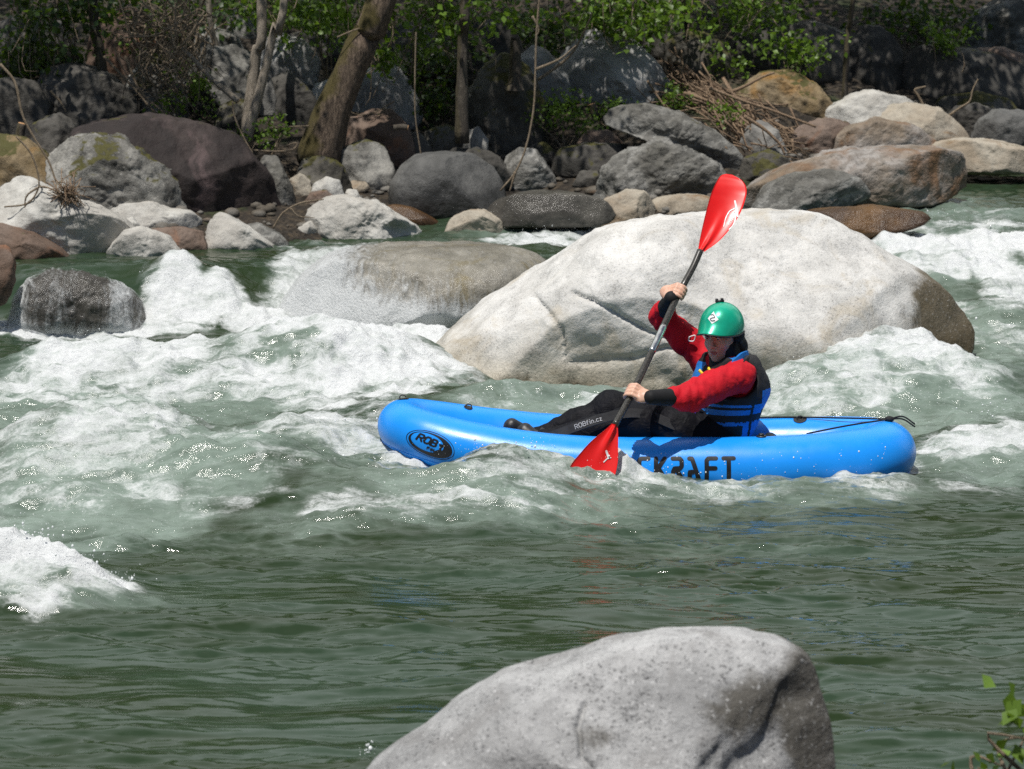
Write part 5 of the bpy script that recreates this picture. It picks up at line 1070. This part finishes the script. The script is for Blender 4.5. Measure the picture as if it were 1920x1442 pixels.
# ================================================================== THE PADDLER (signed distance field -> one continuous surface)
class Field:
    def __init__(s, lo, hi, h):
        s.h = h; s.lo = np.asarray(lo, float); s.n = np.ceil((np.asarray(hi) - s.lo) / h).astype(int) + 1
        s.F = np.full(s.n, .2, np.float32)
    def box(s, lo, hi):
        a = np.clip(np.floor((lo - s.lo) / s.h).astype(int), 0, s.n); b = np.clip(np.ceil((hi - s.lo) / s.h).astype(int) + 1, 0, s.n)
        sl = tuple(slice(p, q) for p, q in zip(a, b))
        G = np.meshgrid(*[s.lo[k] + s.h * np.arange(a[k], b[k]) for k in range(3)], indexing='ij', sparse=True)
        return sl, G
    def merge(s, sl, d, k):
        f = s.F[sl]; hh = np.maximum(k - np.abs(f - d), 0) / max(k, 1e-6); s.F[sl] = np.minimum(f, d) - hh * hh * k * .25
    def cap(s, a, b, ra, rb=None, k=.02):
        a, b = np.asarray(a, float), np.asarray(b, float); rb = ra if rb is None else rb; m = max(ra, rb) + k + .03
        sl, (X, Y, Z) = s.box(np.minimum(a, b) - m, np.maximum(a, b) + m); d = b - a; L = d @ d + 1e-12
        t = np.clip(((X - a[0]) * d[0] + (Y - a[1]) * d[1] + (Z - a[2]) * d[2]) / L, 0, 1)
        D = np.sqrt((X - a[0] - t * d[0]) ** 2 + (Y - a[1] - t * d[1]) ** 2 + (Z - a[2] - t * d[2]) ** 2) - (ra + (rb - ra) * t)
        s.merge(sl, D.astype(np.float32), k); return s
    def chain(s, P, R, k=.02):
        for i in range(len(P) - 1): s.cap(P[i], P[i + 1], R[i], R[i + 1], k)
        return s
    def ell(s, c, R, M=None, k=.02, sub=False):
        c = np.asarray(c, float); R = np.asarray(R, float); M = np.eye(3) if M is None else np.asarray(M); m = R.max() + k + .03
        sl, (X, Y, Z) = s.box(c - m, c + m); q = [(X - c[0]) * M[i][0] + (Y - c[1]) * M[i][1] + (Z - c[2]) * M[i][2] for i in range(3)]
        e = np.sqrt((q[0] / R[0]) ** 2 + (q[1] / R[1]) ** 2 + (q[2] / R[2]) ** 2); g = np.sqrt((q[0] / R[0] ** 2) ** 2 + (q[1] / R[1] ** 2) ** 2 + (q[2] / R[2] ** 2) ** 2) + 1e-9
        D = (e * (e - 1) / g).astype(np.float32)
        if sub:
            f = s.F[sl]; D = -D; hh = np.maximum(k - np.abs(f - D), 0) / k; s.F[sl] = np.maximum(f, D) + hh * hh * k * .25
        else: s.merge(sl, D, k)
        return s
    def pts(s):
        G = np.meshgrid(*[s.lo[k] + s.h * np.arange(s.n[k]) for k in range(3)], indexing='ij', sparse=True); return G
    def plane(s, p, n):   # keep the side where (x-p).n < 0
        X, Y, Z = s.pts(); D = (X - p[0]) * n[0] + (Y - p[1]) * n[1] + (Z - p[2]) * n[2]; s.F = np.maximum(s.F, D.astype(np.float32)); return s
    def wrinkle(s, amp, sc, seed, stretch=(1, 1, 1), ridged=True):
        m = np.abs(s.F) < amp * 3 + s.h * 2; I = np.argwhere(m); P = s.lo + I * s.h
        s.F[m] += amp * fbm3(P * np.asarray(stretch) * sc, 3, seed, .5, ridged); return s
    def surface(s):
        F = s.F; ins = F < 0; nx, ny, nz = F.shape
        cnt = np.zeros((nx - 1, ny - 1, nz - 1), np.int8)
        for a in (0, 1):
            for b in (0, 1):
                for c in (0, 1): cnt += ins[a:nx - 1 + a, b:ny - 1 + b, c:nz - 1 + c]
        act = (cnt > 0) & (cnt < 8); I = np.argwhere(act); idx = np.full(act.shape, -1, np.int64); idx[act] = np.arange(len(I))
        val = {(a, b, c): F[I[:, 0] + a, I[:, 1] + b, I[:, 2] + c] for a in (0, 1) for b in (0, 1) for c in (0, 1)}
        acc = np.zeros((len(I), 3)); n = np.zeros(len(I))
        for a in val:
            for ax in range(3):
                if a[ax]: continue
                b = tuple(1 if i == ax else a[i] for i in range(3)); va, vb = val[a], val[b]; m = (va < 0) != (vb < 0)
                t = va[m] / (va[m] - vb[m]); p = np.tile(np.array(a, float), (m.sum(), 1)); p[:, ax] += t; acc[m] += p; n[m] += 1
        Vt = s.lo + (I + acc / n[:, None]) * s.h; Q = []
        for ax in range(3):
            o = [i for i in range(3) if i != ax]
            sa = [slice(None)] * 3; sb = [slice(None)] * 3; sa[ax] = slice(0, -1); sb[ax] = slice(1, None)
            A, Bb = ins[tuple(sa)], ins[tuple(sb)]; E = np.argwhere(A != Bb)
            E = E[(E[:, o[0]] > 0) & (E[:, o[1]] > 0) & (E[:, o[0]] < F.shape[o[0]] - 1) & (E[:, o[1]] < F.shape[o[1]] - 1)]
            if not len(E): continue
            def g(d0, d1):
                q = E.copy(); q[:, o[0]] -= d0; q[:, o[1]] -= d1; return idx[q[:, 0], q[:, 1], q[:, 2]]
            f = np.stack([g(0, 0), g(1, 0), g(1, 1), g(0, 1)], 1); flip = A[E[:, 0], E[:, 1], E[:, 2]]
            if ax == 1: flip = ~flip
            f[~flip] = f[~flip][:, ::-1]; Q.append(f)
        return Vt, np.vstack(Q)[:, ::-1]

SKIN = NT('skin'); sv = SKIN.objvec()
SKIN.B(Base_Color=SKIN.mix(SKIN.ss(SKIN.noise(sv, 30, 4), .3, .7), (.58, .33, .23), (.68, .42, .31)), Roughness=.45)
SKIN.b.inputs['Subsurface Weight'].default_value = .12; SKIN.b.inputs['Subsurface Radius'].default_value = (.01, .004, .002); SKIN.b.inputs['Subsurface Scale'].default_value = 1.
SKIN = SKIN.m
REDF = plain('red_waterproof_fabric', (.50, .008, .018), .8, var=.12, bump=.35, bscale=11, bdist=.03, vscale=9)
BLKF = plain('black_waterproof_fabric', (.0065, .0065, .009), .6, var=.3, bump=.5, bscale=17, bdist=.03, spec=.12)
NEO = plain('black_neoprene', (.012, .012, .013), .7, var=.2)
VBLUE = plain('blue_vest_fabric', (.008, .17, .55), .6, var=.12, bump=.3, bscale=120)
VBLK = plain('black_vest_fabric', (.018, .018, .020), .7, var=.3, bump=.3, bscale=150)
t = NT('green_helmet_shell'); gv = t.objvec()
t.B(Base_Color=t.mix(t.ss(t.noise(gv, 14, 3), .3, .7), (.004, .36, .21), (.006, .44, .27)), Roughness=.30, Metallic=.2, Normal=t.bump(t.vor(gv, 260), .10, .002))
t.b.inputs['Coat Weight'].default_value = .5; t.b.inputs['Coat Roughness'].default_value = .12; GREEN = t.m
HAIR = plain('dark_hair', (.022, .014, .009), .5, var=.4, bump=.6, bscale=200)
EYE = plain('eye_white', (.55, .52, .50), .2, var=.05); IRIS = plain('dark_iris', (.02, .012, .008), .15)
LIP = plain('lip', (.42, .14, .12), .4); YEL = plain('yellow_loop', (.75, .55, .01), .5); GREYF = plain('grey_fabric', (.30, .26, .29), .7, var=.1)

hip = V(1345, 812, 0); waist = V(1352, 778, 0); chest = V(1368, 722, 0); neckb = V(1362, 684, -.01)
SN, SF = V(1385, 706, -.175), V(1325, 678, .15)
EN, WN = V(1292, 744, -.37), V(1224, 745, -.475)
EF, WF = V(1240, 592, .17), V(1258, 560, .02)
HNc = smooth_path(PP, 400); HN = HNc[np.argmin(np.linalg.norm(HNc - V(1187, 741, -.44), axis=1))]; HF = HNc[np.argmin(np.linalg.norm(HNc - V(1274, 548, .03), axis=1))]
lat = unit(SN - SF)
Hc = V(1353, 624, -.03)
hf = unit([-.52, -.83, -.20]); hr = unit(np.cross(hf, [0, 0, 1.])); hu = np.cross(hr, hf)
HM = np.array([hr, hf, hu])
def hd(a, b, c): return Hc + hr * a + hf * b + hu * c
kn, kf = V(1205, 790, -.12), V(1150, 770, .10); hn_, hf_ = hip + [0, -.09, .0], hip + [0, .09, 0]
an_, af_ = V(1022, 826, -.08), V(1014, 820, .07); tn_, tf_ = V(985, 806, -.05), V(960, 797, .05)
def hand(Fd, H, W):
    i = np.argmin(np.linalg.norm(HNc - H, axis=1)); d = unit(HNc[min(i + 4, 399)] - HNc[max(i - 4, 0)]); d = d if d[2] > 0 else -d
    e1 = W - H; e1 = unit(e1 - d * (e1 @ d)); e2 = np.cross(d, e1); e2 = e2 if e2[1] < 0 else -e2
    palm = H + e1 * .034
    Fd.cap(W, palm + e1 * .022, .025, .026, .02)
    Fd.ell(palm + e2 * .002 + e1 * .012, (.040, .040, .017), np.array([e1, d, e2]), .016)
    R = .0152 + .0085
    for q, (off, rr, end) in enumerate(((.030, .0088, 3.5), (.0105, .0092, 3.75), (-.009, .0088, 3.6), (-.0275, .0076, 3.2))):
        P = [palm + d * off * .9 + e2 * .010 + e1 * .010]
        for al in np.linspace(.75, end, 8):
            Rk = R * (1.32 if al < 1.3 else 1.04); P.append(H + d * (off * 1.02) + Rk * (math.cos(al) * e1 + math.sin(al) * e2))
        Fd.chain(P, np.linspace(rr * 1.12, rr * .86, len(P)), .0035)
    P = [palm + d * .030 - e2 * .006 + e1 * .008] + [H + d * (.045 - .006 * j) + R * 1.1 * (math.cos(al) * e1 + math.sin(al) * e2) for j, al in enumerate((-.7, -1.4, -2.1))]
    Fd.chain(P, [.012, .0105, .0095, .0085], .005)
def arm_pts(S, E, W): return [S, (S + E) / 2, E, (E + W) / 2, W]
B_ = Field([.05, -.62, -.02], [1.24, .33, .93], .0048)
for o in (-.065, 0, .065): B_.chain([hip + lat * o, waist + lat * o, chest + lat * o * 1.1, chest + lat * o * 1.2 + [-.005, 0, .05]], [.095, .085, .09, .075], .04)
B_.cap(neckb + [0, 0, -.03], Hc + [0, 0, -.04], .052, .048, .03)
B_.chain([chest + [0, 0, .05], SN], [.07, .052], .04); B_.chain([chest + [0, 0, .05], SF], [.07, .052], .04)
B_.chain(arm_pts(SN, EN, WN), [.05, .044, .038, .033, .025], .02); B_.chain(arm_pts(SF, EF, WF), [.05, .044, .038, .033, .025], .02)
hand(B_, HN, WN); hand(B_, HF, WF)
B_.chain([hn_, kn, an_, tn_], [.08, .055, .03, .016], .03); B_.chain([hf_, kf, af_, tf_], [.08, .055, .03, .016], .03)
# head and face
B_.ell(hd(0, -.012, .038), (.072, .090, .082), HM, .03); B_.ell(hd(0, .030, -.028), (.056, .056, .078), HM, .03); B_.ell(hd(0, .050, -.078), (.038, .036, .032), HM, .025)
B_.ell(hd(0, .078, -.098), (.016, .012, .013), HM, .014)
for sx in (-1, 1):
    B_.ell(hd(.033 * sx, .064, -.034), (.020, .016, .020), HM, .02); B_.ell(hd(.030 * sx, .094, .004), (.016, .012, .010), HM, .008, sub=True)
    B_.ell(hd(.068 * sx, -.004, -.012), (.010, .018, .028), HM, .006); B_.ell(hd(.010 * sx, .098, -.037), (.008, .008, .007), HM, .006)
B_.cap(hd(-.034, .078, .020), hd(.034, .078, .020), .011, .011, .012)
B_.cap(hd(0, .088, .010), hd(0, .106, -.030), .007, .0105, .009)
B_.cap(hd(-.016, .081, -.058), hd(.016, .081, -.058), .0065, .0065, .006); B_.cap(hd(-.013, .081, -.070), hd(.013, .081, -.070), .0075, .0075, .006)
v, f = B_.surface()
who = empty('person', hip + [0, 0, -.07], 'paddler in red jacket, blue black life vest and green helmet sitting in the raft', 'person')
put('body', v, f, SKIN, who)
for sx in (-1, 1):
    v, f = ell(hd(.030 * sx, .078, .003), (.012, .0105, .0085), HM, 3); o = put('eye', v, f, EYE, who)
    v, f = ell(hd(.028 * sx, .0845, .000), (.0055, .0045, .0055), HM, 2); put('iris', v, f, IRIS, o)
    v, f = tube(smooth_path([hd(.043 * sx, .080, .0105), hd(.030 * sx, .0895, .0125), hd(.017 * sx, .086, .007)], 8), .0022, 5); put('eyelash', v, f, HAIR, o)
    v, f = tube(smooth_path([hd(.048 * sx, .074, .024), hd(.032 * sx, .0905, .030), hd(.015 * sx, .090, .026)], 8), [.002, .0025, .003, .0035, .0035, .0035, .003, .0025], 5); put('eyebrow', v, f, HAIR, who)
m = MB()
m.add(*tube(smooth_path([hd(-.021, .0825, -.0635), hd(-.008, .0895, -.0605), hd(0, .0895, -.062), hd(.008, .0895, -.0605), hd(.021, .0825, -.0635)], 14), np.r_[.0012, np.full(12, .0032), .0012], 6))
m.add(*tube(smooth_path([hd(-.019, .083, -.0655), hd(0, .0905, -.0695), hd(.019, .083, -.0655)], 14), np.r_[.0012, np.full(12, .0040), .0012], 6)); m.put('lips', LIP, who)
# --- jacket
J = Field([.55, -.56, .0], [1.24, .34, .80], .0062)
for o in (-.07, 0, .07): J.chain([hip + lat * o + [0, 0, .02], waist + lat * o, chest + lat * o * 1.1, chest + lat * o * 1.3 + [-.005, 0, .055]], [.108, .10, .105, .088], .04)
J.chain([chest + [0, 0, .05], SN, (SN + EN) / 2, EN * .9 + SN * .1, EN, EN * .62 + WN * .38], [.09, .073, .068, .064, .058, .050], .03)
J.chain([chest + [0, 0, .05], SF, (SF + EF) / 2, EF, EF * .62 + WF * .38], [.09, .070, .062, .054, .046], .03)
J.ell(EN + [0, 0, -.018], (.05, .045, .045), None, .03)
J.wrinkle(.008, 5, 3, (1.5, 1, .8), False).wrinkle(.011, 9, 5, (1.9, .6, .7))
v, f = J.surface(); put('jacket', v, f, REDF, who)
C = Field([.45, -.62, .1], [1.0, .35, .98], .005)
C.cap(EN * .58 + WN * .42, WN * 1.06 - EN * .06, .040, .032, .004); C.cap(EF * .62 + WF * .38, WF * 1.04 - EF * .04, .042, .032, .004)
v, f = C.surface()
cn = v[:, 2] < (WN[2] + WF[2]) / 2
for nm, keep in (('cuff', cn), ('cuff', ~cn)):
    ix = np.cumsum(keep) - 1; fk = f[keep[f].all(1)]; put(nm, v[keep], ix[fk], NEO, who)
K_ = Field([.75, -.2, .3], [1.15, .2, .68], .005)
K_.chain([neckb + [0, 0, -.045], neckb + [-.004, -.004, .02], Hc + [.004, .0, -.068]], [.098, .070, .064], .02); K_.wrinkle(.004, 22, 8)
K_.ell(Hc + [.035, .04, -.05], (.052, .05, .06), None, .03)
v, f = K_.surface(); put('collar', v, f, NEO, who)
# --- trousers, shoes
L = Field([.05, -.30, -.08], [1.14, .30, .50], .0062)
for o in (-.08, 0, .08): L.chain([hip + lat * o + [0, 0, -.01], waist + lat * o + [-.0, 0, -.02]], [.112, .108], .04)
L.chain([hn_, hn_ * .5 + kn * .5, kn, kn * .5 + an_ * .5, an_], [.112, .104, .088, .066, .054], .04); L.chain([hf_, hf_ * .5 + kf * .5, kf, kf * .5 + af_ * .5, af_], [.112, .102, .086, .064, .052], .04)
L.wrinkle(.012, 6, 12, (1.5, 1, 1), False).wrinkle(.005, 11, 13, (1.6, .7, .8))
v, f = L.surface(); put('trousers', v, f, BLKF, who)
for a, b in ((an_, tn_), (af_, tf_)):
    S_ = Field(np.minimum(a, b) - .12, np.maximum(a, b) + .12, .005); dd = unit(b - a)
    S_.chain([a + [.01, 0, -.01], a + [-.035, 0, -.02], b], [.062, .050, .032], .02); S_.ell(b + [-.008, 0, -.01], (.03, .034, .026), None, .02)
    v, f = S_.surface(); put('shoe', v, f, BLACKR, who)
# --- life vest
W_ = Field([.70, -.40, .0], [1.26, .40, .62], .006)
for o in (-.075, 0, .075): W_.chain([hip * .5 + waist * .5 + lat * o + [.0, 0, .0], waist + lat * o, chest + lat * o * 1.1, chest + lat * o * 1.25 + [0, 0, .06]], [.118, .122, .132, .108], .03)
back = unit(np.cross(lat, [0, 0, 1.])); back = back if back[0] > 0 else -back
for o in (-.07, 0, .07): W_.chain([waist + back * .055 + lat * o, chest + back * .062 + lat * o, chest + back * .048 + lat * o * .9 + [0, 0, .085]], [.085, .09, .07], .03)
for S0, E0, r_ in ((SN, EN, .083), (SF, EF, .08)):
    for q in (0, .25, .5, .8): W_.ell(S0 + (E0 - S0) * q + [0, 0, -.010 * (q < .2)], (r_, r_, r_), None, .012, sub=True)
W_.ell(neckb + [-.02, -.0, .055], (.088, .088, .088), None, .015, sub=True)
W_.plane(SN + [0, 0, .075], [0, 0, 1.])
W_.wrinkle(.004, 16, 30)
v, f = W_.surface()
fcn = v[f].mean(1); ff = fcn - neckb
dback = (fcn - chest) @ back; dl = (fcn - chest) @ lat; zc = fcn[:, 2]
z_of = lambda py: V(1350, py, -.15)[2]
pat = np.zeros(len(f), int)
low = (zc < z_of(757)) & (zc > z_of(822)); pat[low & (dback < .16) & (dl > -.1)] = 1
pat[(zc < z_of(731)) & (zc > z_of(770)) & (dback > .07) & (dback < .17) & (dl > 0)] = 1           # edge of the back panel
pat[low & (zc < z_of(776)) & (zc > z_of(790)) & (dback < .10)] = 0                                  # waist webbing
pat[low & (zc < z_of(762)) & (zc > z_of(767)) & (dback < .02)] = 0
pat[low & (np.abs(dback - .02) < .008)] = 0
pat[low & (zc < z_of(795)) & (dback < -.02)] = 0
pat[low & (np.abs(zc - z_of(779) ) < .022) & (dback > .085) & (dback < .13)] = 0
pat[(zc > z_of(740)) & (zc < z_of(690)) & (dback < -.06) & (dl > -.16) & (dl < -.04)] = 1           # front edge, far side
pat[(zc > z_of(700)) & (dback > -.055) & (dback < .005) & (dl > .04)] = 1                           # near shoulder strap
put('life_vest', v, f, [VBLK, VBLUE], who, matidx=pat)
cp = [V(1312, 712, -.16), V(1330, 698, -.185), V(1352, 688, -.18), V(1374, 679, -.17)]
def flat_band(P, w_, th=.004, n=24, up_=(0, .25, 1.)):
    P = smooth_path(P, n); T_ = unit3(np.gradient(P, axis=0)); N_ = unit3(np.cross(T_, np.array(up_))); U_ = np.cross(N_, T_)
    v = np.stack([P + U_ * w_ / 2 + N_ * th, P - U_ * w_ / 2 + N_ * th, P - U_ * w_ / 2 - N_ * th, P + U_ * w_ / 2 - N_ * th], 1).reshape(-1, 3)
    F = [(i * 4 + k, i * 4 + (k + 1) % 4, i * 4 + 4 + (k + 1) % 4, i * 4 + 4 + k) for i in range(n - 1) for k in range(4)] + [(3, 2, 1, 0), (n * 4 - 4, n * 4 - 3, n * 4 - 2, n * 4 - 1)]
    return v, F
v, f = flat_band(cp, .030, .007); put('chest_strap', v, f, BLACKW, who, smooth=False)
for a, b in (((1311, 694), (1325, 704)), ((1328, 690), (1337, 698))):
    v, f = flat_band([V(*a, -.20), V((a[0] + b[0]) / 2 - 1, (a[1] + b[1]) / 2 + 1.5, -.212), V(*b, -.205)], .013, .004, 10); put('strap_loop', v, f, YEL, who)
v, f = ell(V(1306, 713, -.20), (.010, .008, .012)); put('strap_loop', v, f, YEL, who)
v, f = flat_band([V(1377, 688, -.19), V(1385, 679, -.175), V(1392, 672, -.15), V(1402, 668, -.10)], .05, .006); put('shoulder_strap', v, f, VBLUE, who, smooth=False)
v, f = flat_band([V(1393, 682, -.20), V(1398, 676, -.17), V(1402, 670, -.13)], .02, .008); put('buckle', v, f, BLACKR, who, smooth=False)
v, f = ell(V(1296, 777, -.115), (.028, .03, .046), n=3); put('belly_pouch', v, f, GREYF, who)
m = MB(); m.add(*tube(smooth_path([V(1297, 768, -.155), V(1299, 776, -.158), V(1303, 776, -.158), V(1304, 766, -.155)], 12), .0025, 6)); m.put('pull_loop', plain('violet_cord', (.16, .06, .40), .5), who)
v, f = flat_band([V(1341, 755, -.292), V(1356, 759, -.287)], .010, .002, 6); put('sleeve_label', v, f, BLACKW, who)
m = MB(); tri = smooth_path([V(1292, 632, .075), V(1303, 629, .07), V(1301, 639, .075), V(1292, 639, .078), V(1292, 632, .075)], 24); m.add(*tube(tri, .0028, 6)); m.put('sleeve_emblem', WHITE, who)
# --- helmet, padding, hair, strap
nth, nph_ = 72, 26
HC_ = hd(0, -.006, .030)
def hel(th, k, off=0.):   # th: 0 = front; k: 0 crown .. 1 rim
    th = np.asarray(th, float); k = np.asarray(k, float); fr_ = np.maximum(0, np.cos(th)); bk = np.maximum(0, -np.cos(th)); sd_ = np.sin(th) ** 2
    zr = -.002 * fr_ ** 2 - .030 * sd_ - .052 * bk ** 2 + .012 * fr_ ** 8
    z0 = .108; ph = k * np.arccos(np.clip(zr / z0, -1, 1)); vis = .040 * fr_ ** 2 * np.clip((k - .70) / .30, 0, 1) ** 1.6
    R = np.sin(np.clip(ph, 0, np.pi / 2 + .6)); a = (.099 + off + vis * .4) * R * np.sin(th); b = (.114 + off + vis) * R * np.cos(th); c = (z0 + off) * np.cos(ph)
    return HC_ + a[..., None] * hr + b[..., None] * hf + c[..., None] * hu
TH, KK = np.meshgrid(np.linspace(0, 2 * np.pi, nth, endpoint=False), np.linspace(.001, 1, nph_), indexing='ij')
vo, vi = hel(TH.ravel(), KK.ravel()), hel(TH.ravel(), KK.ravel(), -.012)
F = [(i * nph_ + k, ((i + 1) % nth) * nph_ + k, ((i + 1) % nth) * nph_ + k + 1, i * nph_ + k + 1) for i in range(nth) for k in range(nph_ - 1)]
NV = nth * nph_; G = F + [tuple(a + NV for a in q[::-1]) for q in F] + [(i * nph_ + nph_ - 1, ((i + 1) % nth) * nph_ + nph_ - 1, NV + ((i + 1) % nth) * nph_ + nph_ - 1, NV + i * nph_ + nph_ - 1) for i in range(nth)]
G += [tuple(i * nph_ for i in range(nth))]
helm = put('helmet', np.vstack([vo, vi]), G, GREEN, who)
rim = hel(np.linspace(0, 2 * np.pi, nth + 1), np.ones(nth + 1), .001); v, f = tube(rim, .0038, 6); put('rim', v, f, BLACKR, helm)
def helm_dir(th, k):
    e = .02; p = hel(np.array([th]), np.array([k]))[0]; ta = unit(hel(np.array([th + e]), np.array([k]))[0] - p); tb = unit(hel(np.array([th]), np.array([k - e]))[0] - p); return p, ta, unit(np.cross(np.cross(ta, tb), ta))
def helm_surf(th0, k0):
    def g(a, b, l): return hel(th0 + np.asarray(a) / .10, k0 - np.asarray(b) / .16, l)
    return g
hs = helm_surf(-.15, .60); m = MB()
dia = [(-.030, -.002), (.002, -.026), (.034, -.004), (.010, .032)]
gq = [np.array(dia[0]) * (1 - u) * (1 - w_) + np.array(dia[1]) * u * (1 - w_) + np.array(dia[3]) * (1 - u) * w_ + np.array(dia[2]) * u * w_ for u in np.linspace(0, 1, 9) for w_ in np.linspace(0, 1, 9)]
gq = np.array(gq); m.add(hs(gq[:, 0], gq[:, 1], .0015), [(i * 9 + k, i * 9 + 9 + k, i * 9 + 10 + k, i * 9 + k + 1) for i in range(8) for k in range(8)]); em = m.put('emblem', WHITE, helm)
m = MB(); ribbon(m, smooth_path(np.array([(.020, .012, 0), (.004, .014, 0), (-.008, .004, 0), (.006, -.001, 0), (.016, -.006, 0), (.006, -.014, 0), (-.010, -.010, 0)]), 40)[:, :2], .0035, hs, .002, .003); m.put('emblem_mark', GREENI if False else INK, helm)
p, ta, tb = helm_dir(2.6, .13); m = MB(); nrm = unit(np.cross(ta, tb)); nrm = nrm if nrm[2] > 0 else -nrm
m.add(*boxm(p + nrm * .004, ta * .018, tb * .014, nrm * .005))
for s_ in (-1, 1): m.add(*boxm(p + nrm * .0105 + ta * .012 * s_, ta * .005, tb * .010, nrm * .0055))
m.put('camera_mount', BLACKR, helm)
v, f = ell(hd(-.066, -.030, -.016), (.026, .045, .034), HM, 3); put('ear_pad', v, f, NEO, helm)
v, f = ell(hd(.066, -.030, -.016), (.026, .045, .034), HM, 3); put('ear_pad', v, f, NEO, helm)
Hh = Field(Hc - .16, Hc + .16, .005); Hh.ell(hd(0, -.020, .012), (.078, .084, .080), HM, .02); Hh.chain([hd(-.045, -.055, -.03), hd(-.05, -.075, -.09), hd(-.045, -.078, -.125)], [.035, .026, .016], .03); Hh.ell(hd(0, .075, -.02), (.075, .075, .062), HM, .01, sub=True)
Hh.wrinkle(.004, 45, 2, (1, 1, .3)); v, f = Hh.surface(); put('hair', v, f, HAIR, who)
v, f = tube(smooth_path([hd(-.075, -.006, -.02), hd(-.066, .022, -.065), hd(-.030, .055, -.110), hd(.012, .066, -.116), hd(.05, .035, -.085), hd(.074, .0, -.02)], 30), .0032, 6); put('chin_strap', v, f, BLACKW, helm)
# --- thigh straps fastened to the raft
def strap(P, w_, lab=None):
    v, f = flat_band(P, w_, .003, 30, (0, .5, 1.)); return put('thigh_strap', v, f, BLACKW, raft, smooth=False)
tsP = [V(1005, 828, -.17), V(1060, 808, -.20), V(1120, 787, -.215), V(1175, 775, -.205), V(1215, 778, -.20), V(1260, 796, -.205), V(1325, 826, -.20)]
ts = strap(tsP, .042)
strap([p * [1, -1, 1] + [0, .02, -.035] for p in tsP], .042)
Q = smooth_path(tsP, 200); s0 = np.argmin(np.abs(Q[:, 0] - V(1078, 795, -.2)[0])); m = MB()
cum = np.r_[0, np.cumsum(np.linalg.norm(np.diff(Q, axis=0), axis=1))]
def strap_surf(a, b, l):
    s = cum[s0] + np.asarray(a); P = np.stack([np.interp(s, cum, Q[:, k]) for k in range(3)], -1)
    T_ = np.stack([np.interp(s + .004, cum, Q[:, k]) for k in range(3)], -1) - P; T_ = unit3(T_); N_ = unit3(np.cross(T_, [0, .5, 1.])); U_ = np.cross(N_, T_)
    N_ = N_ * np.where(N_[:, 1:2] < 0, 1, -1); U_ = U_ * np.where(U_[:, 2:3] > 0, 1, -1)
    return P + U_ * np.asarray(b)[:, None] + N_ * .0055
st, wd = text_strokes('ROB', .020, .28, 0, 1.0)
st2, w2 = text_strokes('fin.cz', .020, .24, 0, 1.0)
for s_ in st: ribbon(m, s_ + [0, -.010], .0034, strap_surf, .003)
for s_ in st2: ribbon(m, s_ + [wd + .005, -.010], .0034, strap_surf, .003)
m.put('lettering', GREYINK, ts)

# ================================================================== SPRAY (drops thrown up by the white water)
rnd = np.random.RandomState(12); dp = []
v0, f0 = ico(1)
for (px, py, sx, sy, n) in [(330, 525, 90, 16, 200), (430, 565, 70, 14, 160), (150, 560, 110, 30, 120), (600, 560, 60, 30, 160), (760, 610, 90, 20, 300), (240, 650, 120, 16, 180), (230, 772, 110, 14, 260), (330, 800, 60, 20, 180), (60, 1010, 60, 18, 260), (150, 1050, 60, 16, 200), (230, 1090, 30, 10, 80),
    (1690, 590, 90, 16, 320), (1780, 610, 60, 40, 300), (1720, 420, 90, 22, 220), (1880, 440, 40, 16, 120), (1000, 445, 40, 18, 120), (1080, 430, 30, 14, 80), (1640, 420, 60, 20, 120), (930, 846, 70, 10, 150), (1080, 858, 40, 14, 160), (1140, 868, 30, 10, 160), (1250, 880, 70, 8, 140), (1010, 850, 40, 16, 110), (640, 805, 60, 14, 140), (1850, 790, 60, 24, 150), (1540, 680, 60, 16, 120), (620, 640, 90, 18, 160), (690, 1412, 12, 12, 70), (1170, 400, 18, 8, 0), (700, 870, 50, 12, 90)]:
    c = contact(px, py, wmacro)
    for i in range(n):
        a, b = px + rnd.normal(0, sx * .6), py - abs(rnd.normal(0, sy * .8)) + rnd.normal(0, sy * .5); p = V(a, b, c[1] + rnd.normal(0, .12)); h = wsurf(p[0], p[1])
        if p[2] < h - .003 or p[2] > h + .10 + .12 * (rnd.rand() < .08) or rnd.rand() < .55: continue
        dp.append((p, rnd.gamma(1.2, .0010) + .0007))
for i in range(150):   # beads of water on the near tube
    s_i = s_at(rnd.uniform(-.3, 1.6)); pq = raft_pt(np.array([s_i]), np.array([rnd.uniform(-.2, .75)]), 0.)[0]; dp.append((pq, rnd.gamma(2., .0006) + .0007))
D = MB(); Vs, Fs = [], []; n0 = 0; fa_ = np.asarray(f0)
for p, r_ in dp:
    Vs.append(v0 * r_ * [1, 1, rnd.uniform(.8, 1.6)] + p); Fs.append(fa_ + n0); n0 += len(v0)
t = NT('water_drop'); t.B(Base_Color=(.75, .78, .78), Roughness=.08, IOR=1.33); put('spray', np.vstack(Vs), np.vstack(Fs), t.m, None, kind='stuff')
